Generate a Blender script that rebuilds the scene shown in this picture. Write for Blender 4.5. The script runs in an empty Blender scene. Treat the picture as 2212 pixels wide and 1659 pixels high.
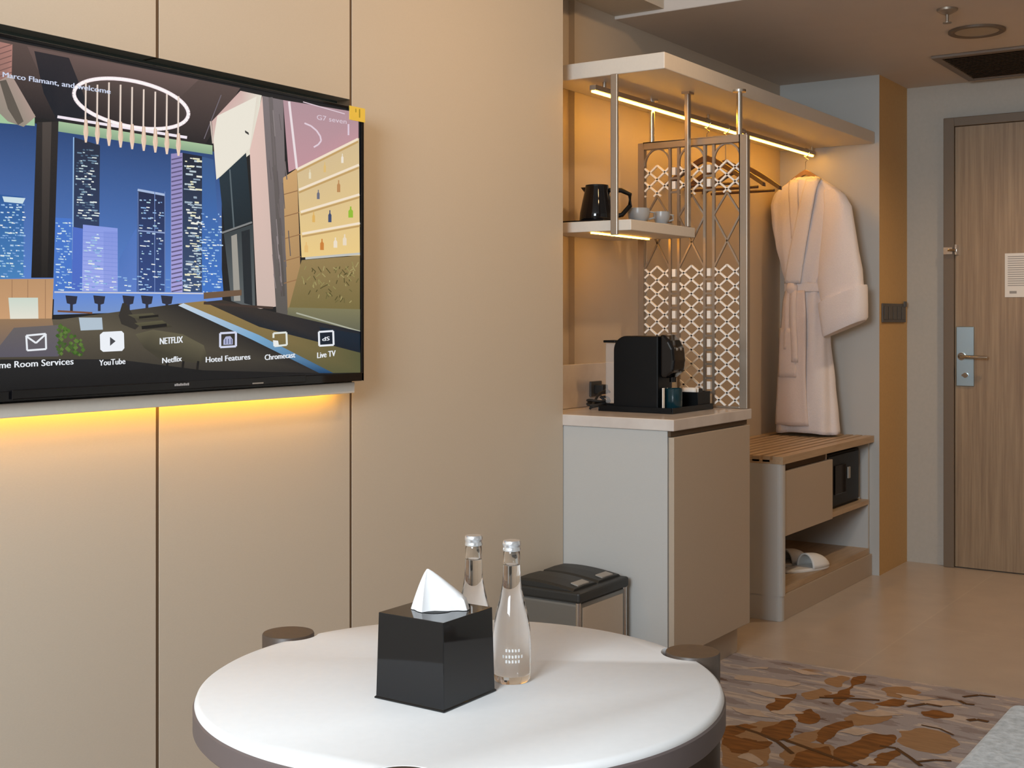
import bpy, bmesh, math, random
from mathutils import Vector, Matrix

scene = bpy.context.scene
col = scene.collection
R = math.radians
random.seed(7)

# ------------------------------------------------------------------ camera
# X runs along the television wall towards the entrance door, Y towards that wall.
F_PX, CX, HY, HC = 2718.0, 1106.0, 690.0, 1.2
YAW = math.atan((2950 - CX) / F_PX)
cam_data = bpy.data.cameras.new('camera')
cam_data.sensor_fit = 'HORIZONTAL'
cam_data.sensor_width = 36.0
cam_data.lens = 36.0 * F_PX / 2212.0
cam_data.shift_y = -(829.5 - HY) / 2212.0
cam_data.clip_start = 0.02
cam = bpy.data.objects.new('camera', cam_data)
col.objects.link(cam)
cam.location = (0, 0, HC)
cam.rotation_euler = (R(90), 0, YAW - R(90))
scene.camera = cam

# ------------------------------------------------------------------ view, world, big lights
scene.view_settings.view_transform = 'Standard'
scene.view_settings.look = 'None'
scene.view_settings.exposure = 0.0
scene.view_settings.gamma = 1.0
scene.view_settings.use_curve_mapping = False

world = bpy.data.worlds.new('world')
scene.world = world
world.use_nodes = True
bg = world.node_tree.nodes['Background']
bg.inputs[0].default_value = (0.62, 0.78, 1.0, 1)
bg.inputs[1].default_value = 1.2


def area_light(name, loc, target, sx, sy, power, color):
    l = bpy.data.lights.new(name, 'AREA')
    l.shape = 'RECTANGLE'
    l.size, l.size_y = sx, sy
    l.energy = power
    l.color = color
    o = bpy.data.objects.new(name, l)
    col.objects.link(o)
    o.location = loc
    d = Vector(target) - Vector(loc)
    o.rotation_euler = d.to_track_quat('-Z', 'Y').to_euler()
    return o


def spot_light(name, loc, power, color, angle=110, blend=0.9, size=0.06, target=None):
    l = bpy.data.lights.new(name, 'SPOT')
    l.energy = power
    l.color = color
    l.spot_size = R(angle)
    l.spot_blend = blend
    l.shadow_soft_size = size
    o = bpy.data.objects.new(name, l)
    col.objects.link(o)
    o.location = loc
    if target is not None:
        d = Vector(target) - Vector(loc)
        o.rotation_euler = d.to_track_quat('-Z', 'Y').to_euler()
    return o


WARM = (1.0, 0.62, 0.30)
DAY = (0.80, 0.91, 1.0)
# daylight through the window behind the camera
area_light('window_daylight', (-1.62, 0.55, 1.98), (2.6, 1.05, 0.75), 1.3, 1.2, 154.0, DAY)
# recessed warm downlights of the room and the entrance
DOWNLIGHTS = [(1.30, 0.95, 30.0), (2.35, 0.85, 46.0), (3.35, 0.80, 50.0)]
for x, y, p in DOWNLIGHTS:
    spot_light('room_downlight', (x, y, 2.66), p, WARM, 92, 1.0, 0.06, (x + 0.05, 2.30, 1.62))
spot_light('entry_downlight', (5.45, 0.95, 2.32), 41.0, (1.0, 0.72, 0.46), 150, 1.0, 0.05)

# ------------------------------------------------------------------ materials


def srgb(r, g, b):
    def f(c):
        c /= 255.0
        return c / 12.92 if c <= 0.04045 else ((c + 0.055) / 1.055) ** 2.4
    return (f(r), f(g), f(b))


def mat(name, color, rough=0.5, metal=0.0, spec=0.5, noise=0.0, nscale=40.0, stretch=(1, 1, 1),
        bump=0.0, color2=None, emit=None, estr=0.0, sheen=0.0, coat=0.0):
    m = bpy.data.materials.new(name)
    m.use_nodes = True
    nt = m.node_tree
    b = nt.nodes['Principled BSDF']
    b.inputs['Base Color'].default_value = (*color, 1)
    b.inputs['Roughness'].default_value = rough
    b.inputs['Metallic'].default_value = metal
    b.inputs['Specular IOR Level'].default_value = spec
    if sheen:
        b.inputs['Sheen Weight'].default_value = sheen
    if coat:
        b.inputs['Coat Weight'].default_value = coat
        b.inputs['Coat Roughness'].default_value = 0.05
    if emit:
        b.inputs['Emission Color'].default_value = (*emit, 1)
        b.inputs['Emission Strength'].default_value = estr
    if noise or bump:
        tc = nt.nodes.new('ShaderNodeTexCoord')
        mp = nt.nodes.new('ShaderNodeMapping')
        mp.inputs['Scale'].default_value = stretch
        nz = nt.nodes.new('ShaderNodeTexNoise')
        nz.inputs['Scale'].default_value = nscale
        nz.inputs['Detail'].default_value = 5
        nt.links.new(tc.outputs['Object'], mp.inputs['Vector'])
        nt.links.new(mp.outputs['Vector'], nz.inputs['Vector'])
        if noise:
            rp = nt.nodes.new('ShaderNodeValToRGB')
            c2 = color2 or tuple(c * (1 - noise) for c in color)
            rp.color_ramp.elements[0].color = (*c2, 1)
            rp.color_ramp.elements[0].position = 0.3
            rp.color_ramp.elements[1].color = (*color, 1)
            rp.color_ramp.elements[1].position = 0.7
            nt.links.new(nz.outputs['Fac'], rp.inputs['Fac'])
            nt.links.new(rp.outputs['Color'], b.inputs['Base Color'])
        if bump:
            bp = nt.nodes.new('ShaderNodeBump')
            bp.inputs['Strength'].default_value = bump
            bp.inputs['Distance'].default_value = 0.002
            nt.links.new(nz.outputs['Fac'], bp.inputs['Height'])
            nt.links.new(bp.outputs['Normal'], b.inputs['Normal'])
    return m


def glass_mat(name, ior, rough=0.0, tint=(1, 1, 1)):
    m = bpy.data.materials.new(name)
    m.use_nodes = True
    b = m.node_tree.nodes['Principled BSDF']
    b.inputs['Base Color'].default_value = (*tint, 1)
    b.inputs['Roughness'].default_value = rough
    b.inputs['IOR'].default_value = ior
    b.inputs['Transmission Weight'].default_value = 1.0
    return m


M = {}
M['panel'] = mat('beige_wall_panel', (0.56, 0.495, 0.405), 0.55, noise=0.05, nscale=180, stretch=(1, 1, 6))
M['gap'] = mat('dark_brown_gap', (0.10, 0.06, 0.03), 0.7)
M['recess'] = mat('dark_green_recess', (0.035, 0.045, 0.035), 0.6)
M['plaster'] = mat('warm_white_plaster', (0.66, 0.60, 0.52), 0.8, noise=0.04, nscale=25)
M['plaster_grey'] = mat('grey_beige_wallpaper', (0.47, 0.435, 0.38), 0.8, noise=0.05, nscale=60)
M['wing'] = mat('pale_wing_laminate', (0.46, 0.445, 0.415), 0.5, noise=0.03, nscale=120, stretch=(1, 1, 8))
M['ceiling'] = mat('matte_ceiling_paint', (0.62, 0.55, 0.49), 0.85, noise=0.03, nscale=8)
M['ochre'] = mat('ochre_wall_covering', (0.58, 0.36, 0.145), 0.7, noise=0.06, nscale=90)
M['niche'] = mat('niche_back_panel', (0.52, 0.44, 0.35), 0.6, noise=0.05, nscale=120, stretch=(1, 1, 5))
M['cabinet'] = mat('pale_cabinet_laminate', (0.505, 0.495, 0.47), 0.45, noise=0.03, nscale=120, stretch=(1, 1, 8))
M['front'] = mat('shaded_cabinet_front', (0.46, 0.37, 0.28), 0.5, noise=0.05, nscale=120, stretch=(1, 1, 8))  # cabinet laminate with the warm shade of its aisle side in the colour
M['shelf'] = mat('shelf_laminate', (0.68, 0.62, 0.54), 0.5, noise=0.03, nscale=100)
M['stone'] = mat('pale_stone_worktop', (0.66, 0.60, 0.55), 0.18, noise=0.12, nscale=9, color2=(0.55, 0.48, 0.43))
M['champagne'] = mat('champagne_metal', (0.36, 0.30, 0.24), 0.35, metal=0.7)
M['chrome'] = mat('chrome', (0.72, 0.70, 0.66), 0.15, metal=1.0)
M['steel'] = mat('brushed_steel', (0.40, 0.49, 0.53), 0.32, metal=1.0)
M['cream'] = mat('cream_lattice', (0.85, 0.80, 0.73), 0.5)  # paler than the champagne frame and tracery
M['black_gloss'] = mat('gloss_black_plastic', (0.004, 0.004, 0.005), 0.05)
M['black_satin'] = mat('satin_black_plastic', (0.004, 0.005, 0.006), 0.4, spec=0.22)
M['black_matte'] = mat('matte_black', (0.012, 0.012, 0.012), 0.7)
M['teal_black'] = mat('dark_teal_glaze', (0.006, 0.03, 0.04), 0.15)
M['bin_black'] = mat('charcoal_bin_plastic', (0.022, 0.022, 0.020), 0.5, noise=0.2, nscale=200)
M['grey_tab'] = mat('grey_plastic_tab', (0.30, 0.28, 0.25), 0.4)
M['grey_bin'] = mat('grey_bin_body', (0.20, 0.19, 0.17), 0.3, metal=0.5)
M['white_top'] = mat('white_table_laminate', (0.86, 0.85, 0.84), 0.5, spec=0.3, noise=0.02, nscale=60)
M['taupe_edge'] = mat('taupe_table_edge', (0.13, 0.10, 0.095), 0.45)
M['bronze_leg'] = mat('dark_bronze_leg', (0.085, 0.058, 0.042), 0.45, noise=0.2, nscale=60)
M['tissue'] = mat('white_tissue', (0.88, 0.87, 0.87), 0.9, bump=0.3, nscale=60)
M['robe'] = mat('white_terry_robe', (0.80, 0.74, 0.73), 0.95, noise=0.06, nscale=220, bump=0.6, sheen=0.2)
M['robe_pink'] = mat('white_terry_robe_warm_lit', (0.76, 0.65, 0.61), 0.95, noise=0.06, nscale=220, bump=0.6, sheen=0.2)  # the same white terry, pink of mixed light put into its colour
M['hanger_wood'] = mat('dark_hanger_wood', (0.12, 0.055, 0.025), 0.35, noise=0.3, nscale=30, stretch=(1, 6, 1))
M['hanger_light'] = mat('brown_hanger_wood', (0.36, 0.20, 0.09), 0.4, noise=0.2, nscale=30)
M['grey_ceramic'] = mat('blue_grey_ceramic', (0.32, 0.34, 0.36), 0.3)
M['white_ceramic'] = mat('white_packets', (0.78, 0.74, 0.68), 0.5)
M['slipper'] = mat('white_towelling', (0.74, 0.72, 0.68), 0.9, bump=0.5, nscale=150)
M['paper'] = mat('white_paper', (0.72, 0.70, 0.67), 0.7)
M['ink'] = mat('grey_ink', (0.30, 0.29, 0.28), 0.8)
M['yellow'] = mat('yellow_sticker', (0.80, 0.58, 0.08), 0.4)
M['olive_ink'] = mat('olive_print', (0.32, 0.26, 0.02), 0.5)
M['bed'] = mat('pale_grey_blanket', (0.56, 0.56, 0.55), 0.95, noise=0.4, nscale=75, bump=0.9, color2=(0.38, 0.38, 0.37))
M['vent'] = mat('dark_vent_metal', (0.15, 0.105, 0.07), 0.5)
M['vent_edge'] = mat('brown_grey_trim', (0.20, 0.155, 0.12), 0.5)
M['switch'] = mat('dark_grey_switch', (0.085, 0.075, 0.065), 0.45)
M['outlet'] = mat('dark_socket', (0.05, 0.05, 0.05), 0.4)
M['led'] = mat('warm_led_lens', (0.9, 0.7, 0.4), 0.5, emit=(1.0, 0.45, 0.035), estr=40.0)
M['led_small'] = mat('warm_led_lens_small', (0.9, 0.7, 0.4), 0.5, emit=(1.0, 0.45, 0.04), estr=26.0)
M['led_amber'] = mat('amber_led_tape', (0.9, 0.7, 0.3), 0.5, emit=(1.0, 0.52, 0.07), estr=22.0)
M['frosted'] = mat('frosted_diffuser', (0.42, 0.36, 0.28), 0.6)
M['window_frame'] = mat('window_frame_paint', (0.6, 0.6, 0.6), 0.5)
M['bottle'] = glass_mat('clear_bottle_glass', 1.40)
M['tank'] = mat('clear_tank_plastic', (0.78, 0.76, 0.74), 0.08)
M['tank'].node_tree.nodes['Principled BSDF'].inputs['Alpha'].default_value = 0.28
M['etched'] = mat('pale_etching', (0.62, 0.60, 0.57), 0.8)
M['cap'] = mat('silver_cap', (0.80, 0.82, 0.85), 0.25, metal=0.8)


def wood_mat(name, c1, c2, axis_scale, scale=6.0, rough=0.45):
    m = bpy.data.materials.new(name)
    m.use_nodes = True
    nt = m.node_tree
    b = nt.nodes['Principled BSDF']
    b.inputs['Roughness'].default_value = rough
    tc = nt.nodes.new('ShaderNodeTexCoord')
    mp = nt.nodes.new('ShaderNodeMapping')
    mp.inputs['Scale'].default_value = axis_scale
    n1 = nt.nodes.new('ShaderNodeTexNoise')
    n1.inputs['Scale'].default_value = scale
    n1.inputs['Detail'].default_value = 8
    n1.inputs['Roughness'].default_value = 0.65
    rp = nt.nodes.new('ShaderNodeValToRGB')
    rp.color_ramp.elements[0].position = 0.32
    rp.color_ramp.elements[1].position = 0.68
    rp.color_ramp.elements[0].color = (*c1, 1)
    rp.color_ramp.elements[1].color = (*c2, 1)
    nt.links.new(tc.outputs['Object'], mp.inputs['Vector'])
    nt.links.new(mp.outputs['Vector'], n1.inputs['Vector'])
    nt.links.new(n1.outputs['Fac'], rp.inputs['Fac'])
    nt.links.new(rp.outputs['Color'], b.inputs['Base Color'])
    return m


M['door_wood'] = wood_mat('vertical_grain_oak', (0.215, 0.138, 0.078), (0.365, 0.255, 0.15), (14, 14, 0.5), 3.0)
M['door_frame'] = mat('dark_taupe_door_frame', (0.16, 0.115, 0.075), 0.5)
M['slat_wood'] = wood_mat('light_oak_slats', (0.38, 0.26, 0.155), (0.50, 0.365, 0.235), (1, 12, 12), 4.0)


def tile_mat():
    m = bpy.data.materials.new('beige_floor_tiles')
    m.use_nodes = True
    nt = m.node_tree
    b = nt.nodes['Principled BSDF']
    b.inputs['Roughness'].default_value = 0.28
    b.inputs['Specular IOR Level'].default_value = 0.4
    tc = nt.nodes.new('ShaderNodeTexCoord')
    mp = nt.nodes.new('ShaderNodeMapping')
    mp.inputs['Location'].default_value = (0.42, 0.35, 0)
    br = nt.nodes.new('ShaderNodeTexBrick')
    br.offset = 0.5
    br.inputs['Scale'].default_value = 1.0
    br.inputs['Brick Width'].default_value = 1.2
    br.inputs['Row Height'].default_value = 0.6
    br.inputs['Mortar Size'].default_value = 0.004
    br.inputs['Color1'].default_value = (0.56, 0.465, 0.375, 1)
    br.inputs['Color2'].default_value = (0.535, 0.44, 0.355, 1)
    br.inputs['Mortar'].default_value = (0.60, 0.50, 0.40, 1)
    nz = nt.nodes.new('ShaderNodeTexNoise')
    nz.inputs['Scale'].default_value = 7
    nz.inputs['Detail'].default_value = 6
    mx = nt.nodes.new('ShaderNodeMixRGB')
    mx.blend_type = 'MULTIPLY'
    mx.inputs[0].default_value = 0.25
    nt.links.new(tc.outputs['Object'], mp.inputs['Vector'])
    nt.links.new(mp.outputs['Vector'], br.inputs['Vector'])
    nt.links.new(tc.outputs['Object'], nz.inputs['Vector'])
    nt.links.new(br.outputs['Color'], mx.inputs[1])
    nt.links.new(nz.outputs['Fac'], mx.inputs[2])
    nt.links.new(mx.outputs[0], b.inputs['Base Color'])
    return m


M['tile'] = tile_mat()


def carpet_mat():
    m = bpy.data.materials.new('grey_streaked_carpet')
    m.use_nodes = True
    nt = m.node_tree
    N, L = nt.nodes, nt.links
    b = N['Principled BSDF']
    b.inputs['Roughness'].default_value = 0.95
    b.inputs['Specular IOR Level'].default_value = 0.1
    tc = N.new('ShaderNodeTexCoord')
    mp = N.new('ShaderNodeMapping')
    mp.inputs['Scale'].default_value = (9, 2.2, 1)
    n1 = N.new('ShaderNodeTexNoise')
    n1.inputs['Scale'].default_value = 1.6
    n1.inputs['Detail'].default_value = 4
    L.new(tc.outputs['Object'], mp.inputs['Vector'])
    L.new(mp.outputs['Vector'], n1.inputs['Vector'])
    rp = N.new('ShaderNodeValToRGB')
    cr = rp.color_ramp
    cr.interpolation = 'CONSTANT'
    cols = [(0.0, (0.17, 0.11, 0.085)), (0.33, (0.29, 0.24, 0.225)), (0.43, (0.37, 0.325, 0.315)),
            (0.55, (0.52, 0.43, 0.365)), (0.62, (0.40, 0.33, 0.29))]
    cr.elements[0].position, cr.elements[0].color = cols[0][0], (*cols[0][1], 1)
    cr.elements[1].position, cr.elements[1].color = cols[1][0], (*cols[1][1], 1)
    for p, c in cols[2:]:
        e = cr.elements.new(p)
        e.color = (*c, 1)
    L.new(n1.outputs['Fac'], rp.inputs['Fac'])
    # tan blotches
    mp2 = N.new('ShaderNodeMapping')
    mp2.inputs['Scale'].default_value = (2.4, 1.9, 1)
    mp2.inputs['Rotation'].default_value = (0, 0, R(25))
    n2 = N.new('ShaderNodeTexNoise')
    n2.inputs['Scale'].default_value = 1.5
    n2.inputs['Detail'].default_value = 3
    L.new(tc.outputs['Object'], mp2.inputs['Vector'])
    L.new(mp2.outputs['Vector'], n2.inputs['Vector'])
    r2 = N.new('ShaderNodeValToRGB')
    r2.color_ramp.elements[0].position = 0.72
    r2.color_ramp.elements[1].position = 0.75
    L.new(n2.outputs['Fac'], r2.inputs['Fac'])
    mx = N.new('ShaderNodeMixRGB')
    mx.inputs[2].default_value = (0.35, 0.215, 0.12, 1)
    L.new(r2.outputs['Color'], mx.inputs[0])
    L.new(rp.outputs['Color'], mx.inputs[1])
    n3 = N.new('ShaderNodeTexNoise')
    n3.inputs['Scale'].default_value = 350
    bp = N.new('ShaderNodeBump')
    bp.inputs['Strength'].default_value = 0.5
    bp.inputs['Distance'].default_value = 0.003
    L.new(tc.outputs['Object'], n3.inputs['Vector'])
    L.new(n3.outputs['Fac'], bp.inputs['Height'])
    L.new(bp.outputs['Normal'], b.inputs['Normal'])
    L.new(mx.outputs[0], b.inputs['Base Color'])
    return m


M['carpet'] = carpet_mat()
M['leaf'] = mat('rust_carpet_leaf', (0.30, 0.125, 0.035), 0.95, spec=0.1, noise=0.25, nscale=9, stretch=(7, 1.2, 1), color2=(0.15, 0.065, 0.022))
M['leaf_tan'] = mat('tan_carpet_leaf', (0.38, 0.22, 0.11), 0.95, spec=0.1, noise=0.2, nscale=14, stretch=(6, 1, 1))
M['vine'] = mat('brown_carpet_line', (0.12, 0.06, 0.025), 0.95, spec=0.1)
M['pale'] = mat('cream_carpet_patch', (0.56, 0.43, 0.33), 0.95, spec=0.1, noise=0.2, nscale=20)


def screen_mat():
    m = bpy.data.materials.new('screen_picture')
    m.use_nodes = True
    nt = m.node_tree
    b = nt.nodes['Principled BSDF']
    b.inputs['Base Color'].default_value = (0.004, 0.004, 0.004, 1)
    b.inputs['Roughness'].default_value = 0.25
    b.inputs['Specular IOR Level'].default_value = 0.25
    at = nt.nodes.new('ShaderNodeAttribute')
    at.attribute_name = 'Col'
    nt.links.new(at.outputs['Color'], b.inputs['Emission Color'])
    b.inputs['Emission Strength'].default_value = 0.95
    return m


M['screen'] = screen_mat()

# ------------------------------------------------------------------ mesh helpers


class MB:
    """collects vertices and faces in world space and links them as one mesh"""

    def __init__(self):
        self.v, self.f, self.mi, self.c, self.sm = [], [], [], [], []

    def add(self, verts, faces, mi=0, color=None, smooth=False):
        o = len(self.v)
        self.v += [tuple(p) for p in verts]
        if color is None:
            self.c += [(1, 1, 1)] * len(verts)
        elif isinstance(color, list):
            self.c += color
        else:
            self.c += [color] * len(verts)
        for f in faces:
            self.f.append([i + o for i in f])
            self.mi.append(mi)
            self.sm.append(smooth)
        return self

    def box(self, x0, x1, y0, y1, z0, z1, mi=0):
        x0, x1 = sorted((x0, x1)); y0, y1 = sorted((y0, y1)); z0, z1 = sorted((z0, z1))
        v = [(x0, y0, z0), (x1, y0, z0), (x1, y1, z0), (x0, y1, z0), (x0, y0, z1), (x1, y0, z1), (x1, y1, z1), (x0, y1, z1)]
        return self.add(v, [(3, 2, 1, 0), (4, 5, 6, 7), (0, 1, 5, 4), (1, 2, 6, 5), (2, 3, 7, 6), (3, 0, 4, 7)], mi)

    def prism(self, poly, a, b, axis, mi=0, smooth=False):
        """poly of 2D points extruded from a to b along axis"""
        def P(p, t):
            if axis == 'x':
                return (t, p[0], p[1])
            if axis == 'y':
                return (p[0], t, p[1])
            return (p[0], p[1], t)
        n = len(poly)
        v = [P(p, a) for p in poly] + [P(p, b) for p in poly]
        f = [list(range(n))[::-1], list(range(n, 2 * n))]
        self.add(v, f, mi)
        self.add(v, [(i, (i + 1) % n, n + (i + 1) % n, n + i) for i in range(n)], mi, None, smooth)
        return self

    def cyl(self, p0, p1, r, n=24, mi=0, r1=None, smooth=True, caps=True):
        p0, p1 = Vector(p0), Vector(p1)
        r1 = r if r1 is None else r1
        q = (p1 - p0).to_track_quat('Z', 'Y')
        ring = [q @ Vector((math.cos(2 * math.pi * i / n), math.sin(2 * math.pi * i / n), 0)) for i in range(n)]
        v = [p0 + d * r for d in ring] + [p1 + d * r1 for d in ring]
        self.add(v, [(i, (i + 1) % n, n + (i + 1) % n, n + i) for i in range(n)], mi, None, smooth)
        if caps:
            self.add(v, [list(range(n))[::-1], list(range(n, 2 * n))], mi)
        return self

    def lathe(self, prof, cx, cy, n=48, mi=0):
        """prof of (r, z); r 0 closes on the axis"""
        v, f, idx = [], [], []
        for r, z in prof:
            if r < 1e-6:
                idx.append([len(v)])
                v.append((cx, cy, z))
            else:
                idx.append(list(range(len(v), len(v) + n)))
                v += [(cx + r * math.cos(2 * math.pi * i / n), cy + r * math.sin(2 * math.pi * i / n), z) for i in range(n)]
        for a, b in zip(idx, idx[1:]):
            if len(a) == 1 and len(b) == 1:
                continue
            for i in range(n):
                j = (i + 1) % n
                if len(a) == 1:
                    f.append((a[0], b[j], b[i]))
                elif len(b) == 1:
                    f.append((a[i], a[j], b[0]))
                else:
                    f.append((a[i], a[j], b[j], b[i]))
        return self.add(v, f, mi, None, True)

    def tube(self, pts, r, n=10, mi=0):
        pts = [Vector(p) for p in pts]
        rs = r if isinstance(r, list) else [r] * len(pts)
        v, f = [], []
        up = Vector((0.123, 0.31, 0.94)).normalized()
        for k, p in enumerate(pts):
            t = (pts[min(k + 1, len(pts) - 1)] - pts[max(k - 1, 0)]).normalized()
            a = t.cross(up)
            if a.length < 1e-3:
                a = t.cross(Vector((1, 0, 0)))
            a.normalize()
            bb = t.cross(a)
            v += [p + (a * math.cos(2 * math.pi * i / n) + bb * math.sin(2 * math.pi * i / n)) * rs[k] for i in range(n)]
        for k in range(len(pts) - 1):
            for i in range(n):
                j = (i + 1) % n
                f.append((k * n + i, k * n + j, (k + 1) * n + j, (k + 1) * n + i))
        f.append(list(range(n))[::-1])
        f.append(list(range((len(pts) - 1) * n, len(pts) * n)))
        return self.add(v, f, mi, None, True)

    def loops(self, rings, mi=0, cap=True):
        n = len(rings[0])
        v = [p for r in rings for p in r]
        f = []
        for k in range(len(rings) - 1):
            for i in range(n):
                j = (i + 1) % n
                f.append((k * n + i, k * n + j, (k + 1) * n + j, (k + 1) * n + i))
        if cap:
            f.append(list(range(n))[::-1])
            f.append(list(range((len(rings) - 1) * n, len(rings) * n)))
        return self.add(v, f, mi, None, True)

    def grid(self, rows, mi=0):
        m, n = len(rows), len(rows[0])
        v = [p for r in rows for p in r]
        f = [(i * n + j, i * n + j + 1, (i + 1) * n + j + 1, (i + 1) * n + j) for i in range(m - 1) for j in range(n - 1)]
        return self.add(v, f, mi, None, True)

    def build(self, name, mats, parent=None, bevel=0.0, seg=2, solid=0.0, subsurf=0, colors=False, recalc=True):
        if not isinstance(mats, (list, tuple)):
            mats = [mats]
        org = Vector((0, 0, 0))
        p = parent
        while p is not None:
            org += Vector(p.location)
            p = p.parent
        me = bpy.data.meshes.new(name)
        me.from_pydata([Vector(q) - org for q in self.v], [], self.f)
        for m in mats:
            me.materials.append(m)
        for k, pl in enumerate(me.polygons):
            pl.material_index = self.mi[k]
            pl.use_smooth = self.sm[k]
        if colors:
            at = me.color_attributes.new('Col', 'FLOAT_COLOR', 'POINT')
            for k, c in enumerate(self.c):
                at.data[k].color = (*c, 1)
        if recalc:
            bm = bmesh.new()
            bm.from_mesh(me)
            if not colors:
                bmesh.ops.remove_doubles(bm, verts=bm.verts, dist=1e-6)
            bmesh.ops.recalc_face_normals(bm, faces=bm.faces)
            bm.to_mesh(me)
            bm.free()
        if any(self.sm):
            me.set_sharp_from_angle(angle=R(38))
        o = bpy.data.objects.new(name, me)
        col.objects.link(o)
        if parent is not None:
            o.parent = parent
        if bevel:
            b = o.modifiers.new('bevel', 'BEVEL')
            b.width = bevel
            b.segments = seg
            b.limit_method = 'ANGLE'
            b.angle_limit = R(40)
        if solid:
            s = o.modifiers.new('solid', 'SOLIDIFY')
            s.thickness = solid
            s.offset = 0
        if subsurf:
            s = o.modifiers.new('sub', 'SUBSURF')
            s.levels = s.render_levels = subsurf
        return o


def tag(o, label=None, cat=None, group=None, kind=None):
    if label:
        o['label'] = label
    if cat:
        o['category'] = cat
    if group:
        o['group'] = group
    if kind:
        o['kind'] = kind
    return o


def thing(name, loc, label, cat, group=None):
    o = bpy.data.objects.new(name, None)
    o.empty_display_size = 0.05
    col.objects.link(o)
    o.location = loc
    return tag(o, label, cat, group)


def struct(o):
    o['kind'] = 'structure'
    return o


def copy_tree(o, parent=None):
    c = o.copy()
    col.objects.link(c)
    if parent is not None:
        c.parent = parent
    for ch in list(o.children):
        copy_tree(ch, c)
    return c


def text_geo(s, size):
    """flat triangles of a line of text: list of (x, y) and faces, width"""
    cu = bpy.data.curves.new('t', 'FONT')
    cu.body = s
    cu.size = size
    cu.resolution_u = 3
    ob = bpy.data.objects.new('t', cu)
    col.objects.link(ob)
    dg = bpy.context.evaluated_depsgraph_get()
    me = bpy.data.meshes.new_from_object(ob.evaluated_get(dg))
    vs = [(v.co.x, v.co.y) for v in me.vertices]
    fs = [list(p.vertices) for p in me.polygons]
    bpy.data.objects.remove(ob)
    bpy.data.curves.remove(cu)
    bpy.data.meshes.remove(me)
    w = max(v[0] for v in vs) if vs else 0
    return vs, fs, w


def ray(px, py):
    cy, sy = math.cos(YAW), math.sin(YAW)
    a, b = (px - CX) / F_PX, (HY - py) / F_PX
    return (cy + sy * a, sy - cy * a, b)


def on_wall(px, py, Y):
    r = ray(px, py)
    t = Y / r[1]
    return (r[0] * t, Y, HC + r[2] * t)


def on_floor(px, py, Z=0.0):
    r = ray(px, py)
    t = (Z - HC) / r[2]
    return (r[0] * t, r[1] * t, Z)


# ------------------------------------------------------------------ the setting
TVY = 2.24        # face of the television wall
BACKY = 2.375     # back of the niche
ENDX = 6.27       # entrance door wall
ENTX = 4.20       # where the entrance begins
LOWZ = 2.346      # entrance ceiling
TOPZ = 2.70       # room ceiling

struct(MB().box(ENTX, ENDX + 0.15, 0.40, 2.6, -0.10, 0.0).build('floor', M['tile']))
struct(MB().box(-1.9, ENTX, -2.9, 2.6, -0.10, -0.004).build('floor_room', mat('screed', (0.3, 0.28, 0.25), 0.9)))
struct(MB().box(-1.9, ENTX, -2.9, 2.45, TOPZ, TOPZ + 0.1).build('ceiling', M['ceiling']))
ce = MB()
ce.box(ENTX, ENDX + 0.15, 0.40, 2.6, LOWZ, TOPZ)
struct(ce.build('ceiling_entrance', M['ceiling'], bevel=0.004))
# soffit running above the television wall
struct(MB().box(-1.9, ENTX, 2.165, BACKY + 0.06, LOWZ + 0.012, TOPZ).build('trim_1', M['panel']))
struct(MB().box(ENDX, ENDX + 0.15, 0.40, 2.6, 0.0, LOWZ).build('wall_end', M['plaster_grey']))
struct(MB().box(ENTX, ENDX, 0.40, 0.55, 0.0, LOWZ).build('wall_entrance_right', M['plaster']))
struct(MB().box(ENTX - 0.12, ENTX, -2.9, 0.55, 0.0, TOPZ).build('wall_bathroom', M['plaster']))
struct(MB().box(-1.9, ENTX, -3.02, -2.9, 0.0, TOPZ).build('wall_right', M['plaster']))
# ochre wall strip with its wing beside the wardrobe
wg = MB().box(5.84, ENDX, 1.884, BACKY + 0.1, 0.0, LOWZ)
o = wg.build('wall_wing', [M['wing'], M['ochre']], bevel=0.0)
for p in o.data.polygons:
    if p.normal.y < -0.5:
        p.material_index = 1
struct(o)
# niche back: a board with a set-back strip at its left
bk = MB().box(3.50, 5.84, BACKY + 0.025, BACKY + 0.12, 0.0, LOWZ + 0.02, 1)
bk.box(3.905, 5.84, BACKY, BACKY + 0.025, 0.0, LOWZ + 0.02, 0)
struct(bk.build('wall_niche', [M['niche'], M['niche']]))

# television wall: dark backing with separate panels
wl = struct(MB().box(-1.9, 3.60, 2.30, 2.40, 0.0, LOWZ + 0.02).build('wall_left', M['gap']))
GAP = 0.009
seams = [-1.9, -1.35, -0.70, -0.05, 0.595, 1.241, 1.887, 2.536]
for a, b in zip(seams, seams[1:]):
    x0, x1 = a + GAP / 2, b - GAP / 2
    if a > 1.2:
        MB().box(x0, x1, TVY, 2.30, 1.786, LOWZ + 0.012).build('wall_panel', M['panel'], wl, bevel=0.0006)
        MB().box(x0, x1, TVY, 2.30, 0.0, 1.036).build('wall_panel', M['panel'], wl, bevel=0.0006)
    else:
        MB().box(x0, x1, TVY, 2.30, 0.0, LOWZ + 0.012).build('wall_panel', M['panel'], wl, bevel=0.0006)
MB().box(2.536 + GAP / 2, 3.608, TVY, 2.40, 0.0, LOWZ + 0.012).build('wall_panel', M['panel'], wl, bevel=0.0006)
for a in seams[1:]:
    MB().box(a - 0.0045, a + 0.0045, TVY + 0.001, 2.2995, 0.0, LOWZ + 0.012 if a < 1.2 or a > 2.5 else 1.040).build('seam_strip', M['gap'], wl)
MB().box(1.887 - 0.0045, 1.887 + 0.0045, TVY + 0.001, 2.2995, 1.786, LOWZ + 0.012).build('seam_strip', M['gap'], wl)
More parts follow.
